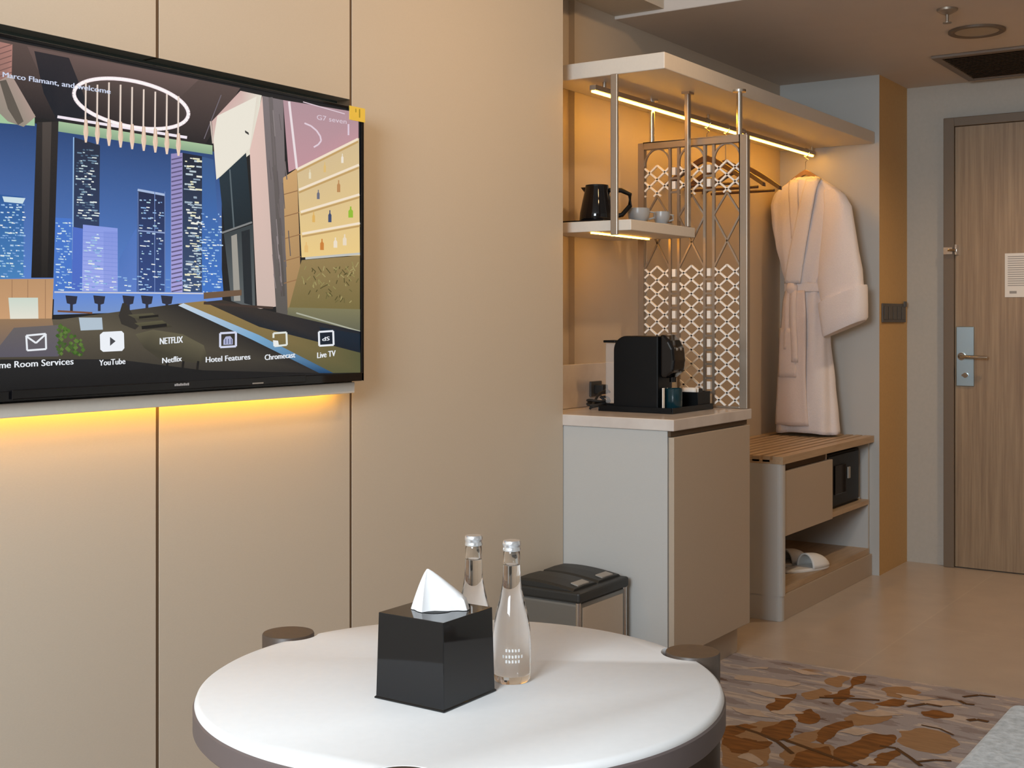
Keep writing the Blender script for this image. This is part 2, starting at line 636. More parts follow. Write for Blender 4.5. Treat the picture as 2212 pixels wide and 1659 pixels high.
MB().box(1.245, 2.532, 2.285, 2.30, 1.040, 1.786).build('recess_back', M['recess'], wl)

# window wall behind the camera
ww = MB()
WY0, WY1, WZ0, WZ1 = -0.30, 1.40, 1.10, 2.62
ww.box(-1.9, -1.8, -2.9, WY0, 0, TOPZ).box(-1.9, -1.8, WY1, 2.4, 0, TOPZ)
ww.box(-1.9, -1.8, WY0, WY1, 0, WZ0).box(-1.9, -1.8, WY0, WY1, WZ1, TOPZ)
struct(ww.build('wall_window', M['plaster']))
wf = MB()
wf.box(-1.88, -1.82, WY0, WY0 + .05, WZ0, WZ1).box(-1.88, -1.82, WY1 - .05, WY1, WZ0, WZ1)
wf.box(-1.88, -1.82, WY0, WY1, WZ0, WZ0 + .05).box(-1.88, -1.82, WY0, WY1, WZ1 - .05, WZ1)
wf.box(-1.88, -1.82, 0.525, 0.575, WZ0, WZ1)
wn = struct(wf.build('window_1', M['window_frame']))
MB().box(-1.855, -1.845, WY0 + .05, WY1 - .05, WZ0 + .05, WZ1 - .05).build('window_pane', glass_mat('window_glass', 1.02), wn)

# entrance door
dr = struct(MB().box(6.225, 6.27, 1.645, 1.695, 0.0, 2.175).box(6.225, 6.27, 0.70, 1.645, 2.132, 2.175)
            .box(6.225, 6.27, 0.65, 0.70, 0.0, 2.175).build('door_1', M['door_frame'], bevel=0.003))
MB().box(6.24, 6.269, 0.702, 1.643, 0.006, 2.130).build('door_leaf', M['door_wood'], dr)
lp = MB().box(6.232, 6.24, 1.553, 1.637, 0.878, 1.166).build('lock_plate', M['steel'], dr, bevel=0.003)
hd = MB().tube([(6.235, 1.610, 1.022), (6.195, 1.610, 1.022), (6.180, 1.598, 1.022), (6.178, 1.565, 1.022), (6.180, 1.480, 1.020)], 0.008, 12)
hd.cyl((6.233, 1.610, 1.022), (6.222, 1.610, 1.022), 0.018)
hd.build('lever_handle', M['chrome'], lp)
MB().cyl((6.233, 1.592, 0.932), (6.222, 1.592, 0.932), 0.012).box(6.212, 6.222, 1.575, 1.606, 0.928, 0.937).build('thumb_turn', M['chrome'], lp)
la = MB().box(6.215, 6.225, 1.650, 1.692, 1.515, 1.548).tube([(6.217, 1.668, 1.533), (6.195, 1.655, 1.533), (6.192, 1.632, 1.533)], 0.006, 8)
la.box(6.205, 6.24, 1.627, 1.636, 1.512, 1.560)
la.build('door_latch', M['chrome'], dr)

nt_ = thing('paper_notice', (6.239, 1.32, 1.305), 'white printed paper notice fixed to the wooden entrance door', 'notice')
MB().box(6.2375, 6.2395, 1.235, 1.413, 1.305, 1.512).build('sheet', M['paper'], nt_)
ln = MB()
for i in range(14):
    z = 1.495 - i * 0.0105
    ln.box(6.2368, 6.2374, 1.25 + (0.03 if i % 4 == 3 else 0), 1.400, z, z + 0.0035)
ln.box(6.2368, 6.2374, 1.36, 1.392, 1.322, 1.334)
ln.build('printed_lines', M['ink'], nt_)

# ------------------------------------------------------------------ carpet with its leaf pattern
cp = MB().box(-1.8, 4.185, -2.9, TVY, -0.004, 0.004, 0)
cp_poly = []


def cpatch(pts, mi, h):
    v = [on_floor(x, y, 0.0)[:2] for x, y in pts]
    for it in range(4):
        w = []
        for k in range(len(v)):
            (xa, ya), (xb, yb) = v[k], v[(k + 1) % len(v)]
            if it in (1, 3):
                w += [(xa * .8 + xb * .2, ya * .8 + yb * .2), (xa * .2 + xb * .8, ya * .2 + yb * .8)]
            else:
                j = math.hypot(xb - xa, yb - ya) * 0.17
                w += [(xa, ya), ((xa + xb) / 2 + random.uniform(-j, j), (ya + yb) / 2 + random.uniform(-j, j))]
        v = w
    cp_poly.append(1)
    cp.add([(x, y, 0.004 + {2: 0.0002, 1: 0.0007, 4: 0.0011}[mi] + 0.00001 * len(cp_poly)) for x, y in v], [list(range(len(v)))], mi)


# rust leaves
for pts in [[(1652, 1528), (1680, 1505), (1722, 1500), (1712, 1515), (1690, 1535), (1665, 1540)],
            [(1800, 1512), (1840, 1466), (1872, 1462), (1868, 1478), (1832, 1512), (1812, 1528)],
            [(1715, 1545), (1752, 1533), (1772, 1548), (1752, 1568), (1722, 1562)],
            [(1640, 1590), (1672, 1570), (1712, 1557), (1722, 1570), (1708, 1596), (1672, 1604), (1655, 1592)],
            [(1762, 1602), (1770, 1580), (1840, 1558), (1846, 1572), (1800, 1598), (1780, 1612)],
            [(1560, 1612), (1575, 1590), (1600, 1598), (1640, 1604), (1612, 1622), (1590, 1632)],
            [(1776, 1659), (1800, 1620), (1880, 1586), (1935, 1590), (1930, 1610), (1890, 1625), (1830, 1659)],
            [(1990, 1540), (2020, 1536), (2060, 1545), (2058, 1553), (2020, 1556), (1995, 1550)],
            [(1700, 1659), (1720, 1630), (1790, 1614), (1800, 1640), (1780, 1659)],
            [(1545, 1590), (1570, 1572), (1612, 1566), (1640, 1574), (1600, 1588), (1565, 1606)],
            [(1575, 1628), (1620, 1606), (1668, 1604), (1650, 1622), (1605, 1632)],
            [(1860, 1659), (1900, 1630), (1940, 1618), (1948, 1634), (1915, 1659)],
            [(1775, 1506), (1815, 1500), (1850, 1508), (1815, 1516)],
            [(1885, 1524), (1930, 1512), (1960, 1516), (1925, 1530)]]:
    cpatch(pts, 1, 0.0006)
# tan leaves
for pts in [[(1605, 1573), (1640, 1560), (1690, 1562), (1680, 1576), (1640, 1588)],
            [(1692, 1604), (1720, 1590), (1775, 1578), (1768, 1600), (1730, 1612)],
            [(1940, 1582), (1990, 1574), (2050, 1590), (2075, 1612), (2040, 1632), (1960, 1618), (1935, 1604)],
            [(1730, 1500), (1775, 1488), (1800, 1500), (1768, 1512), (1740, 1514)],
            [(1780, 1470), (1815, 1462), (1840, 1468), (1815, 1490)],
            [(1900, 1490), (1960, 1486), (1995, 1500), (1945, 1512), (1915, 1506)],
            [(1560, 1640), (1600, 1632), (1650, 1640), (1660, 1659), (1560, 1659)],
            [(1830, 1524), (1870, 1518), (1900, 1532), (1860, 1540)],
            [(1560, 1570), (1640, 1562), (1660, 1600), (1640, 1659), (1560, 1659)],
            [(1680, 1634), (1740, 1606), (1800, 1612), (1790, 1659), (1690, 1659)],
            [(1820, 1556), (1870, 1540), (1930, 1548), (1900, 1566), (1850, 1572)]]:
    cpatch(pts, 2, 0.0004)
# cream streaks
for pts in [[(1810, 1585), (1850, 1577), (1890, 1586), (1850, 1594)], [(1580, 1530), (1640, 1536), (1690, 1560), (1640, 1552), (1590, 1540)],
            [(1590, 1640), (1620, 1630), (1650, 1650), (1640, 1659)], [(1616, 1445), (1660, 1444), (1655, 1449), (1620, 1449)],
            [(1590, 1462), (1640, 1466), (1735, 1480), (1700, 1488), (1640, 1478), (1585, 1470)],
            [(1660, 1540), (1700, 1536), (1740, 1544), (1690, 1548)], [(1840, 1540), (1900, 1536), (1960, 1548), (1890, 1552)],
            [(1610, 1495), (1670, 1500), (1720, 1514), (1660, 1510)], [(1700, 1446), (1740, 1452), (1790, 1464), (1740, 1462)],
            [(1930, 1500), (1990, 1506), (2040, 1514), (1990, 1516)], [(1850, 1652), (1880, 1640), (1896, 1652), (1870, 1659)], [(1985, 1518), (2050, 1516), (2080, 1528), (2010, 1528)]]:
    cpatch(pts, 4, 0.0005)


cvn = [0]


def cvine(pts, w):
    for k in range(len(pts) - 1):
        cvn[0] += 1
        (x0, y0), (x1, y1) = [on_floor(*p)[:2] for p in pts[k:k + 2]]
        d = Vector((x1 - x0, y1 - y0))
        n = Vector((-d.y, d.x)).normalized() * w / 2
        cp.add([(x0 + n.x, y0 + n.y, 0.0056 + cvn[0] * 1e-5), (x0 - n.x, y0 - n.y, 0.0056 + cvn[0] * 1e-5),
                (x1 - n.x, y1 - n.y, 0.0056 + cvn[0] * 1e-5), (x1 + n.x, y1 + n.y, 0.0056 + cvn[0] * 1e-5)], [(0, 1, 2, 3)], 3)


cvine([(1590, 1572), (1640, 1588), (1680, 1606), (1712, 1632)], 0.014)
cvine([(1690, 1600), (1740, 1618), (1800, 1640), (1850, 1659)], 0.014)
cvine([(1900, 1615), (1935, 1620), (1965, 1640), (1990, 1659)], 0.013)
cvine([(1770, 1510), (1830, 1512), (1900, 1516)], 0.014)
cvine([(1960, 1530), (2000, 1524), (2035, 1530)], 0.016)
cvine([(2090, 1560), (2110, 1558), (2135, 1563)], 0.02)
cvine([(2072, 1517), (2085, 1524), (2105, 1526)], 0.014)
cvine([(2080, 1509), (2115, 1505), (2150, 1509)], 0.014)
cvine([(1990, 1570), (2030, 1578), (2060, 1592)], 0.008)
cvine([(1980, 1650), (2020, 1646), (2055, 1648)], 0.012)
cpo = cp.build('carpet', [M['carpet'], M['leaf'], M['leaf_tan'], M['vine'], M['pale']], recalc=False)
tag(cpo, 'grey and rust leaf patterned carpet on the bedroom floor', 'carpet')

# ------------------------------------------------------------------ television
SY = 2.160
tv = thing('television', (1.85, 2.20, 1.040), 'large flat wall television showing a night skyline menu', 'television')
MB().box(1.215, 2.490, SY + 0.002, 2.2395, 1.042, 1.747).build('housing', M['black_satin'], tv, bevel=0.003)
bz = MB()
bz.box(1.215, 2.490, SY - 0.004, SY + 0.002, 1.741, 1.747)
bz.box(2.483, 2.490, SY - 0.004, SY + 0.002, 1.042, 1.741)
bz.box(1.215, 1.222, SY - 0.004, SY + 0.002, 1.042, 1.741)
bz.box(1.215, 2.490, SY - 0.004, SY + 0.002, 1.042, 1.062)
bz.box(1.46, 2.27, SY - 0.010, SY - 0.004, 1.046, 1.064)
bz.build('bezel', M['black_gloss'], tv, bevel=0.0015)
mk = MB()
for i in range(8):
    mk.box(1.858 + i * 0.0052, 1.862 + i * 0.0052, SY - 0.0106, SY - 0.0100, 1.0545, 1.059 + 0.001 * (i % 2))
mk.build('maker_mark', mat('dim_lettering', (0.35, 0.35, 0.36), 0.4), tv)

scr = MB()
layer = [0]


def col3(c):
    return srgb(*c)


def spoly(pts, c, c2=None):
    """polygon of the picture; c2 colours the second half of the points"""
    layer[0] += 1
    y = SY + 0.0015 - 0.000004 * layer[0]
    v = []
    for x, yy in pts:
        p = on_wall(x, yy, SY)
        v.append((min(max(p[0], 1.222), 2.483), y, min(max(p[2], 1.062), 1.7415)))
    n = len(pts)
    cs = [col3(c)] * n
    if c2 is not None:
        cs = [col3(c)] * (n // 2) + [col3(c2)] * (n - n // 2)
    scr.add(v, [list(range(n))], 0, cs)


def sline(p0, p1, w, c, c2=None):
    d = Vector((p1[0] - p0[0], p1[1] - p0[1]))
    n = Vector((-d.y, d.x)).normalized() * w / 2
    spoly([(p0[0] + n.x, p0[1] + n.y), (p0[0] - n.x, p0[1] - n.y), (p1[0] - n.x, p1[1] - n.y), (p1[0] + n.x, p1[1] + n.y)], c, c2)


def swindows(x0, y0, x1, y1, n, cols, wmin=2, wmax=9, h=3):
    rows = max(2, int((y1 - y0) / 5.5))
    for q in range(n):
        x = random.uniform(x0, x1 - wmax)
        yy = y0 + (y1 - y0) * (random.randrange(rows) + random.uniform(0, 0.25)) / rows
        w = random.uniform(wmin, wmax)
        hh = random.uniform(2, h)
        if q % 12:
            layer[0] -= 1
        spoly([(x, yy), (x + w, yy + 0.1 * w), (x + w, yy + hh + 0.1 * w), (x, yy + hh)], random.choice(cols))



COOL = [(200, 225, 245), (150, 190, 235), (235, 240, 240), (120, 160, 215), (180, 215, 225)]
# base and sky
spoly([(-420, -40), (800, 240), (800, 840), (-420, 950)], (30, 30, 32))
spoly([(-420, 190), (480, 330), (480, 650), (-420, 640)], (42, 70, 120), (92, 136, 214))
# ceiling of the pictured terrace
spoly([(-420, -20), (30, 90), (520, 190), (440, 318), (125, 262), (-420, 170)], (92, 76, 72), (34, 32, 36))
spoly([(60, 100), (430, 172), (380, 220), (100, 190)], (108, 88, 84), (72, 62, 60))
spoly([(75, 110), (150, 125), (200, 250), (125, 262), (95, 200)], (45, 42, 48), (26, 30, 40))
spoly([(-420, 190), (76, 247), (76, 272), (-420, 220)], (165, 200, 160))
spoly([(127, 262), (460, 314), (460, 334), (127, 284)], (168, 196, 158), (140, 170, 140))
sline((125, 252), (405, 297), 6, (245, 235, 245))
spoly([(0, 90), (28, 96), (26, 165), (8, 180), (-60, 140), (-60, 80)], (178, 128, 118), (150, 112, 104))
for k in range(6):
    sline((-4 + 0 * k, 106 + k * 12), (26, 96 + k * 12), 2, (120, 88, 84))
spoly([(-30, 190), (25, 160), (78, 252), (52, 274), (18, 262), (-30, 215)], (172, 150, 140), (150, 140, 128))
spoly([(0, 175), (14, 172), (52, 262), (40, 270), (18, 235)], (96, 88, 80))
# far towers
spoly([(-420, 380), (52, 425), (52, 600), (-420, 610)], (46, 92, 158), (70, 130, 190))
spoly([(6, 424), (56, 428), (50, 440), (10, 436)], (205, 225, 235))
swindows(0, 440, 62, 600, 130, COOL)
spoly([(120, 470), (156, 472), (156, 640), (118, 640)], (72, 120, 205))
swindows(120, 480, 160, 630, 80, COOL)
spoly([(160, 296), (217, 314), (215, 500), (158, 490)], (38, 46, 66), (46, 62, 98))
sline((160, 296), (158, 560), 2.5, (150, 190, 235))
swindows(163, 322, 218, 480, 120, [(200, 220, 225), (120, 150, 175), (235, 240, 235), (80, 105, 130)], 3, 12, 3)
spoly([(158, 490), (215, 500), (215, 640), (156, 640)], (78, 110, 200))
spoly([(180, 485), (255, 493), (255, 645), (178, 645)], (140, 158, 232), (166, 178, 244))
for k in range(10):
    sline((226 + k * 3, 500), (226 + k * 3, 640), 0.9, (110, 130, 210))
for k in range(16):
    sline((180, 500 + k * 9), (255, 505 + k * 9), 0.9, (120, 140, 218))
swindows(182, 505, 226, 640, 50, COOL, 4, 14)
spoly([(298, 410), (358, 420), (358, 645), (296, 645)], (34, 44, 76), (52, 78, 140))
sline((298, 410), (357, 421), 5, (170, 190, 225))
for x in (299, 335, 357):
    sline((x, 414), (x, 640), 1.6, (110, 135, 190))
sline((299, 498), (357, 503), 3, (140, 160, 205))
swindows(300, 430, 360, 640, 90, COOL, 2, 9)
spoly([(258, 560), (296, 490), (296, 645), (256, 645)], (80, 118, 190), (96, 130, 205))
spoly([(370, 332), (395, 330), (395, 648), (370, 648)], (150, 140, 190), (170, 165, 225))
for k in range(32):
    sline((371, 345 + k * 9.5), (394, 340 + k * 9.5), 3.0, (96, 88, 128))
spoly([(395, 330), (440, 338), (440, 648), (395, 648)], (30, 36, 52), (60, 82, 120))
swindows(397, 340, 442, 640, 120, [(235, 232, 200), (190, 205, 215), (150, 170, 190), (240, 240, 230)], 4, 16, 4)
spoly([(437, 338), (462, 345), (484, 640), (437, 648)], (58, 92, 142), (66, 120, 205))
swindows(424, 460, 484, 640, 130, COOL, 2, 8)
# terrace edge with far furniture
spoly([(118, 628), (480, 632), (482, 668), (116, 680)], (96, 138, 220), (120, 150, 205))
sline((118, 631), (440, 634), 3, (205, 205, 215))
for x in (155, 215, 278, 318, 361):
    spoly([(x - 13, 638), (x + 13, 640), (x + 10, 656), (x + 3, 658), (x + 3, 672), (x - 3, 672), (x - 3, 657), (x - 10, 655)], (44, 46, 62))
sline((125, 672), (200, 676), 4, (120, 80, 60))
# black column
spoly([(80, 264), (127, 262), (116, 600), (68, 600)], (46, 42, 42), (24, 22, 24))
spoly([(92, 264), (112, 263), (103, 600), (90, 600)], (78, 70, 66), (30, 28, 28))
# right-hand wall, pillars, window and bar shelves
spoly([(458, 262), (520, 196), (566, 206), (545, 330), (468, 388)], (212, 178, 172), (232, 228, 212))
spoly([(470, 250), (555, 208), (540, 320), (468, 386), (462, 300)], (238, 232, 218))
spoly([(474, 384), (532, 330), (545, 480), (486, 504)], (36, 52, 62), (26, 38, 46))
sline((497, 366), (506, 495), 3, (92, 104, 110))
spoly([(484, 505), (547, 484), (552, 668), (500, 650)], (58, 66, 70), (92, 98, 100))
spoly([(500, 510), (512, 505), (520, 650), (506, 650)], (160, 156, 148))
spoly([(522, 500), (540, 495), (546, 660), (528, 655)], (34, 40, 46))
sline((480, 503), (545, 480), 4, (130, 132, 132))
spoly([(540, 325), (567, 207), (598, 662), (556, 668)], (228, 196, 186), (206, 184, 174))
spoly([(567, 207), (612, 216), (626, 686), (598, 684)], (128, 118, 120), (92, 88, 84))
sline((585, 210), (612, 640), 9, (112, 104, 104), (86, 80, 76))
spoly([(612, 216), (775, 243), (775, 300), (640, 364), (624, 372)], (180, 148, 156), (196, 150, 158))
sline((625, 219), (642, 366), 5, (238, 224, 228))
spoly([(612, 384), (642, 364), (652, 660), (622, 676)], (206, 164, 112), (160, 128, 88))
for k in range(5):
    sline((614, 420 + k * 48), (650, 410 + k * 48), 2, (150, 112, 76))
spoly([(642, 364), (776, 298), (778, 552), (652, 556)], (214, 190, 148), (238, 206, 138))
for a, b in (((642, 366), (774, 300)), ((646, 410), (776, 356)), ((650, 458), (777, 420)), ((653, 505), (778, 482))):
    sline(a, b, 5, (245, 228, 205))
    sline((a[0], a[1] + 6), (b[0], b[1] + 6), 4, (196, 160, 104))
for x, yb, w, h, c in [(670, 386, 5, 20, (232, 220, 190)), (702, 372, 5, 22, (226, 190, 120)), (740, 352, 5, 20, (240, 230, 215)),
                       (688, 430, 6, 20, (110, 112, 128)), (732, 415, 7, 26, (190, 140, 90)), (678, 480, 6, 22, (226, 180, 100)),
                       (713, 480, 7, 26, (64, 78, 112)), (758, 470, 10, 24, (150, 190, 60)), (696, 540, 8, 24, (205, 130, 60)),
                       (725, 535, 8, 22, (240, 226, 204)), (745, 530, 8, 24, (236, 220, 196)), (662, 545, 8, 22, (232, 190, 120))]:
    spoly([(x - w / 2, yb), (x - w / 2, yb - h * .6), (x - w / 6, yb - h * .75), (x - w / 6, yb - h), (x + w / 6, yb - h), (x + w / 6, yb - h * .75), (x + w / 2, yb - h * .6), (x + w / 2, yb)], c)
sline((660, 558), (778, 548), 5, (196, 196, 190))
spoly([(652, 562), (778, 552), (778, 672), (640, 672), (622, 676)], (150, 128, 84), (120, 108, 66))
for _ in range(70):
    x, yy = random.uniform(655, 770), random.uniform(575, 655)
    sline((x, yy), (x + random.uniform(-9, 9), yy - random.uniform(4, 12)), 2, random.choice([(150, 140, 88), (108, 100, 60), (88, 80, 46), (168, 156, 104)]))
arc = [(658, 266), (672, 272), (684, 282), (692, 294), (694, 304), (688, 312), (678, 318)]
for a, b in zip(arc, arc[1:]):
    sline(a, b, 3.5, (228, 208, 220))
sline((655, 220), (745, 246), 2, (226, 206, 216))
sline((753, 268), (753, 292), 3.5, (226, 206, 222))
for _ in range(26):
    t = random.uniform(0, 1)
    x = 569 + t * 40
    yy = random.uniform(225, 600)
    sline((x + (yy - 210) * .05, yy), (x + (yy - 160) * .05 + 2, yy + random.uniform(20, 70)), random.uniform(1, 2.5), random.choice([(98, 90, 90), (142, 132, 132), (116, 106, 106)]))
for k in range(5):
    sline((530 + k * 1.5, 282 + k), (531 + k * 1.5, 287 + k), 2, (60, 58, 58))
sline((441, 300), (478, 205), 2, (112, 104, 112))
sline((455, 262), (460, 310), 3, (206, 190, 180))
for k in range(60):
    x = random.uniform(120, 480)
    yy = random.uniform(596, 628)
    sline((x, yy), (x + random.uniform(3, 10), yy + 0.4), 2.2, random.choice(COOL))
# counter, bar front, floor
spoly([(622, 664), (778, 668), (778, 722), (620, 690)], (128, 124, 92), (96, 98, 82))
sline((640, 676), (778, 716), 3, (176, 178, 160))
spoly([(-420, 690), (130, 690), (385, 656), (700, 806), (-420, 892)], (98, 90, 74), (40, 38, 38))
spoly([(385, 656), (442, 650), (778, 742), (780, 806), (702, 806)], (150, 124, 76), (90, 90, 60))
spoly([(440, 652), (480, 648), (778, 716), (778, 762), (560, 706)], (58, 50, 44), (26, 34, 44))
spoly([(690, 706), (778, 722), (778, 762), (700, 738)], (20, 38, 54), (16, 30, 44))
spoly([(385, 660), (396, 655), (560, 724), (545, 734)], (198, 214, 230), (120, 168, 206))
spoly([(545, 734), (560, 724), (720, 806), (690, 806)], (120, 168, 206), (24, 68, 108))
spoly([(440, 632), (522, 626), (522, 638), (440, 646)], (110, 86, 66))
sline((440, 655), (590, 665), 5, (66, 52, 46))
# left lounge
spoly([(-420, 600), (116, 602), (112, 692), (-420, 700)], (190, 148, 108), (206, 160, 118))
for x in (-60, -10, 26, 60, 98):
    sline((x, 604), (x, 690), 1.2, (150, 112, 82))
spoly([(18, 643), (82, 643), (83, 690), (22, 690)], (206, 218, 206), (232, 228, 214))
spoly([(-420, 692), (112, 688), (128, 768), (-420, 780)], (150, 120, 90), (104, 96, 98))
spoly([(30, 708), (126, 702), (126, 770), (-20, 772)], (104, 98, 98), (92, 88, 100))
for _ in range(80):
    x, yy = random.uniform(122, 180), random.uniform(700, 768)
    if yy < 690 + (x - 118) * .8:
        continue
    r = random.uniform(3, 6)
    spoly([(x - r, yy), (x, yy - r), (x + r, yy), (x, yy + r)], random.choice([(78, 112, 44), (58, 92, 34), (96, 124, 58), (70, 96, 46)]))
spoly([(170, 686), (220, 686), (222, 712), (174, 714)], (180, 196, 210))
spoly([(264, 655), (272, 654), (300, 704), (292, 712), (262, 700), (256, 682)], (52, 48, 44))
spoly([(276, 680), (330, 676), (345, 690), (300, 692)], (90, 86, 66), (64, 60, 48))
spoly([(290, 698), (350, 692), (372, 706), (315, 712)], (92, 88, 66), (60, 56, 44))
sline((300, 686), (342, 682), 5, (28, 26, 24))
sline((306, 708), (360, 702), 7, (26, 24, 24))
spoly([(292, 722), (330, 712), (395, 722), (440, 746), (448, 772), (430, 784), (352, 780), (312, 752)], (98, 92, 72), (66, 62, 50))
for x in (362, 396, 428):
    sline((x, 780), (x - 3, 806), 5, (26, 24, 24))
spoly([(-420, 782), (250, 776), (440, 800), (690, 806), (-420, 895)], (34, 34, 36), (22, 22, 24))
# ring chandelier
for k in range(48):
    a0, a1 = 2 * math.pi * k / 48, 2 * math.pi * (k + 1) / 48

    def E_(a, s=1.0):
        ct, st = math.cos(R(12)), math.sin(R(12))
        ex, ey = 126 * math.cos(a) * s, 49 * math.sin(a) * s
        return (283 + ex * ct - ey * st, 224 + ex * st + ey * ct)
    sline(E_(a0), E_(a1), 8, (252, 236, 240))
    sline(E_(a0), E_(a1), 4, (255, 252, 252))
for k in range(9):
    x = 185 + k * 25
    top = 168 + k * 5 + (10 if k < 2 else 0)
    bot = 308 + k * 3.6
    sline((x, top), (x - 1, top + 90), 3.5, (236, 218, 206))
    spoly([(x - 3, top + 80), (x + 3, top + 80), (x + 5.5, bot - 22), (x + 2, bot), (x - 2, bot), (x - 5.5, bot - 22)], (214, 178, 154), (240, 212, 190))
    sline((x, top + 80), (x, bot - 12), 2.5, (246, 228, 212), (232, 196, 168))


def stext(s, x0, y0, x1, y1, h, c, bold=0.0):
    """a line of lettering from (x0, y0) to (x1, y1) of the picture"""
    vs, fs, w = text_geo(s, 1.0)
    layer[0] += 3
    y = SY + 0.0015 - 0.000004 * layer[0]
    for dx in ((0.0,) if not bold else (-bold, bold)):
        out = []
        for tx, ty in vs:
            u = tx / w
            px = x0 + (x1 - x0) * u + dx
            py = y0 + (y1 - y0) * u - ty * h
            p = on_wall(px, py, SY)
            out.append((min(max(p[0], 1.222), 2.483), y, p[2]))
        scr.add(out, fs, 0, col3(c))


WHT = (236, 240, 246)
stext('Welcome Room Services', -62, 799, 158, 787, 20, WHT, 0.5)
stext('YouTube', 214, 790, 270, 786, 18, WHT, 0.5)
stext('Netflix', 349, 785, 392, 780, 17, WHT, 0.5)
stext('Hotel Features', 443, 783, 540, 776, 17, WHT, 0.5)
stext('Chromecast', 571, 778, 637, 772, 17, WHT, 0.5)
stext('Live TV', 684, 774, 724, 769, 18, WHT, 0.5)
stext('NETFLIX', 344, 744, 394, 740, 20, WHT, 0.6)
stext('Marco Flamant, and welcome', 4, 166, 238, 203, 16, (206, 214, 236), 0.5)
stext('Live', 693, 735, 712, 733, 10, WHT, 0.3)
stext('G7 seven', 683, 258, 748, 268, 15, (222, 206, 218))
# icons
for a, b in (((56, 725), (98, 721)), ((98, 721), (99, 754)), ((99, 754), (58, 757)), ((58, 757), (56, 725)), ((57, 727), (77, 741)), ((77, 741), (97, 723))):
    sline(a, b, 4, WHT)
spoly([(222, 717), (262, 715), (267, 720), (268, 752), (263, 758), (222, 760), (216, 755), (215, 723)], (240, 244, 250))
spoly([(237, 728), (249, 737), (237, 747)], (70, 72, 76))
for a, b in (((475, 720), (509, 718)), ((509, 718), (509, 748)), ((509, 748), (475, 750)), ((475, 750), (475, 720))):
    sline(a, b, 4.5, (214, 218, 240))
spoly([(482, 745), (482, 735), (487, 727), (497, 726), (502, 733), (502, 744)], (176, 180, 214))
for x in (487, 493, 499):
    sline((x, 732), (x, 743), 2, (90, 96, 130))
for a, b in (((590, 720), (618, 718)), ((618, 718), (619, 745)), ((619, 745), (592, 748)), ((590, 720), (590, 730))):
    sline(a, b, 4, (228, 232, 226))
spoly([(589, 735), (600, 736), (602, 747), (590, 748)], (236, 238, 236))
spoly([(689, 717), (718, 715), (718, 745), (689, 747)], (20, 34, 48))
for a, b in (((688, 717), (719, 715)), ((719, 715), (720, 745)), ((720, 745), (689, 747)), ((689, 747), (688, 717))):
    sline(a, b, 4, WHT)
stext('dS', 695, 737, 711, 735, 12, WHT, 0.5)
scr.build('screen', M['screen'], tv, colors=True, recalc=False)
tag(MB().box(2.434, 2.494, SY - 0.0062, SY - 0.0045, 1.712, 1.748).build('corner_sticker', M['yellow'], tv), 'yellow sticker on the corner')
sk = MB().box(2.470, 2.474, SY - 0.0066, SY - 0.0062, 1.722, 1.744).box(2.456, 2.459, SY - 0.0066, SY - 0.0062, 1.734, 1.743)
sk.build('printed_mark', M['olive_ink'], tv)

MB().box(2.09, 2.125, SY - 0.0106, SY - 0.0100, 1.049, 1.052).build('indicator_mark', M['grey_tab'], tv)
# ledge with hidden amber strip under the television
lg = thing('television_ledge', (1.85, 2.24, 1.008), 'pale ledge under the television with amber strip light beneath', 'shelf')
MB().box(1.215, 2.484, 2.180, 2.192, 1.0085, 1.037).box(1.215, 2.484, 2.192, 2.2395, 1.031, 1.037).build('ledge_board', M['shelf'], lg, bevel=0.002)
MB().box(1.23, 2.47, 2.198, 2.212, 1.027, 1.0308).build('led_strip', M['led_amber'], lg)

# ------------------------------------------------------------------ overhead shelf, hanging shelf, rail
os_ = thing('overhead_shelf', (4.77, 2.14, 2.025), 'long thick pale shelf above the minibar and wardrobe', 'shelf')
MB().box(3.70, 5.838, 1.905, BACKY - 0.002, 2.025, 2.080).build('shelf_board', [M['shelf']], os_, bevel=0.003)

hs = thing('hanging_shelf', (3.94, 2.16, 1.497), 'small shelf hung on metal rods above the coffee machine', 'shelf')
MB().box(3.70, 4.185, 2.03, BACKY - 0.002, 1.499, 1.535).build('shelf_board', M['shelf'], hs, bevel=0.002)
MB().box(3.687, 3.699, 2.076, 2.102, 1.484, 2.0245).build('rod', M['champagne'], hs, bevel=0.002)
r2 = MB().box(4.128, 4.152, 2.030, 2.045, 1.5355, 2.0245)
r2.build('rod', M['champagne'], hs, bevel=0.002)
MB().box(4.12, 4.16, 2.022, 2.053, 2.017, 2.0248).build('rod_flange', M['champagne'], hs)
MB().box(3.72, 4.13, 2.188, 2.198, 1.494, 1.499).build('led_strip', M['led_small'], hs)

RY = 2.19
rl = thing('clothes_rail', (4.77, RY, 1.975), 'long wardrobe rail with a glowing warm light strip', 'rail')
rb = MB().box(3.72, 5.80, RY - 0.012, RY + 0.012, 1.985, 2.003)
rb.build('rail_bar', M['champagne'], rl)
MB().box(3.725, 5.795, RY - 0.003, RY + 0.008, 1.979, 1.985).build('led_strip', M['led'], rl)
for x in (3.80, 4.635, 5.78):
    MB().cyl((x, RY, 2.003), (x, RY, 2.0245), 0.007, 12).build('bracket', M['chrome'], rl)

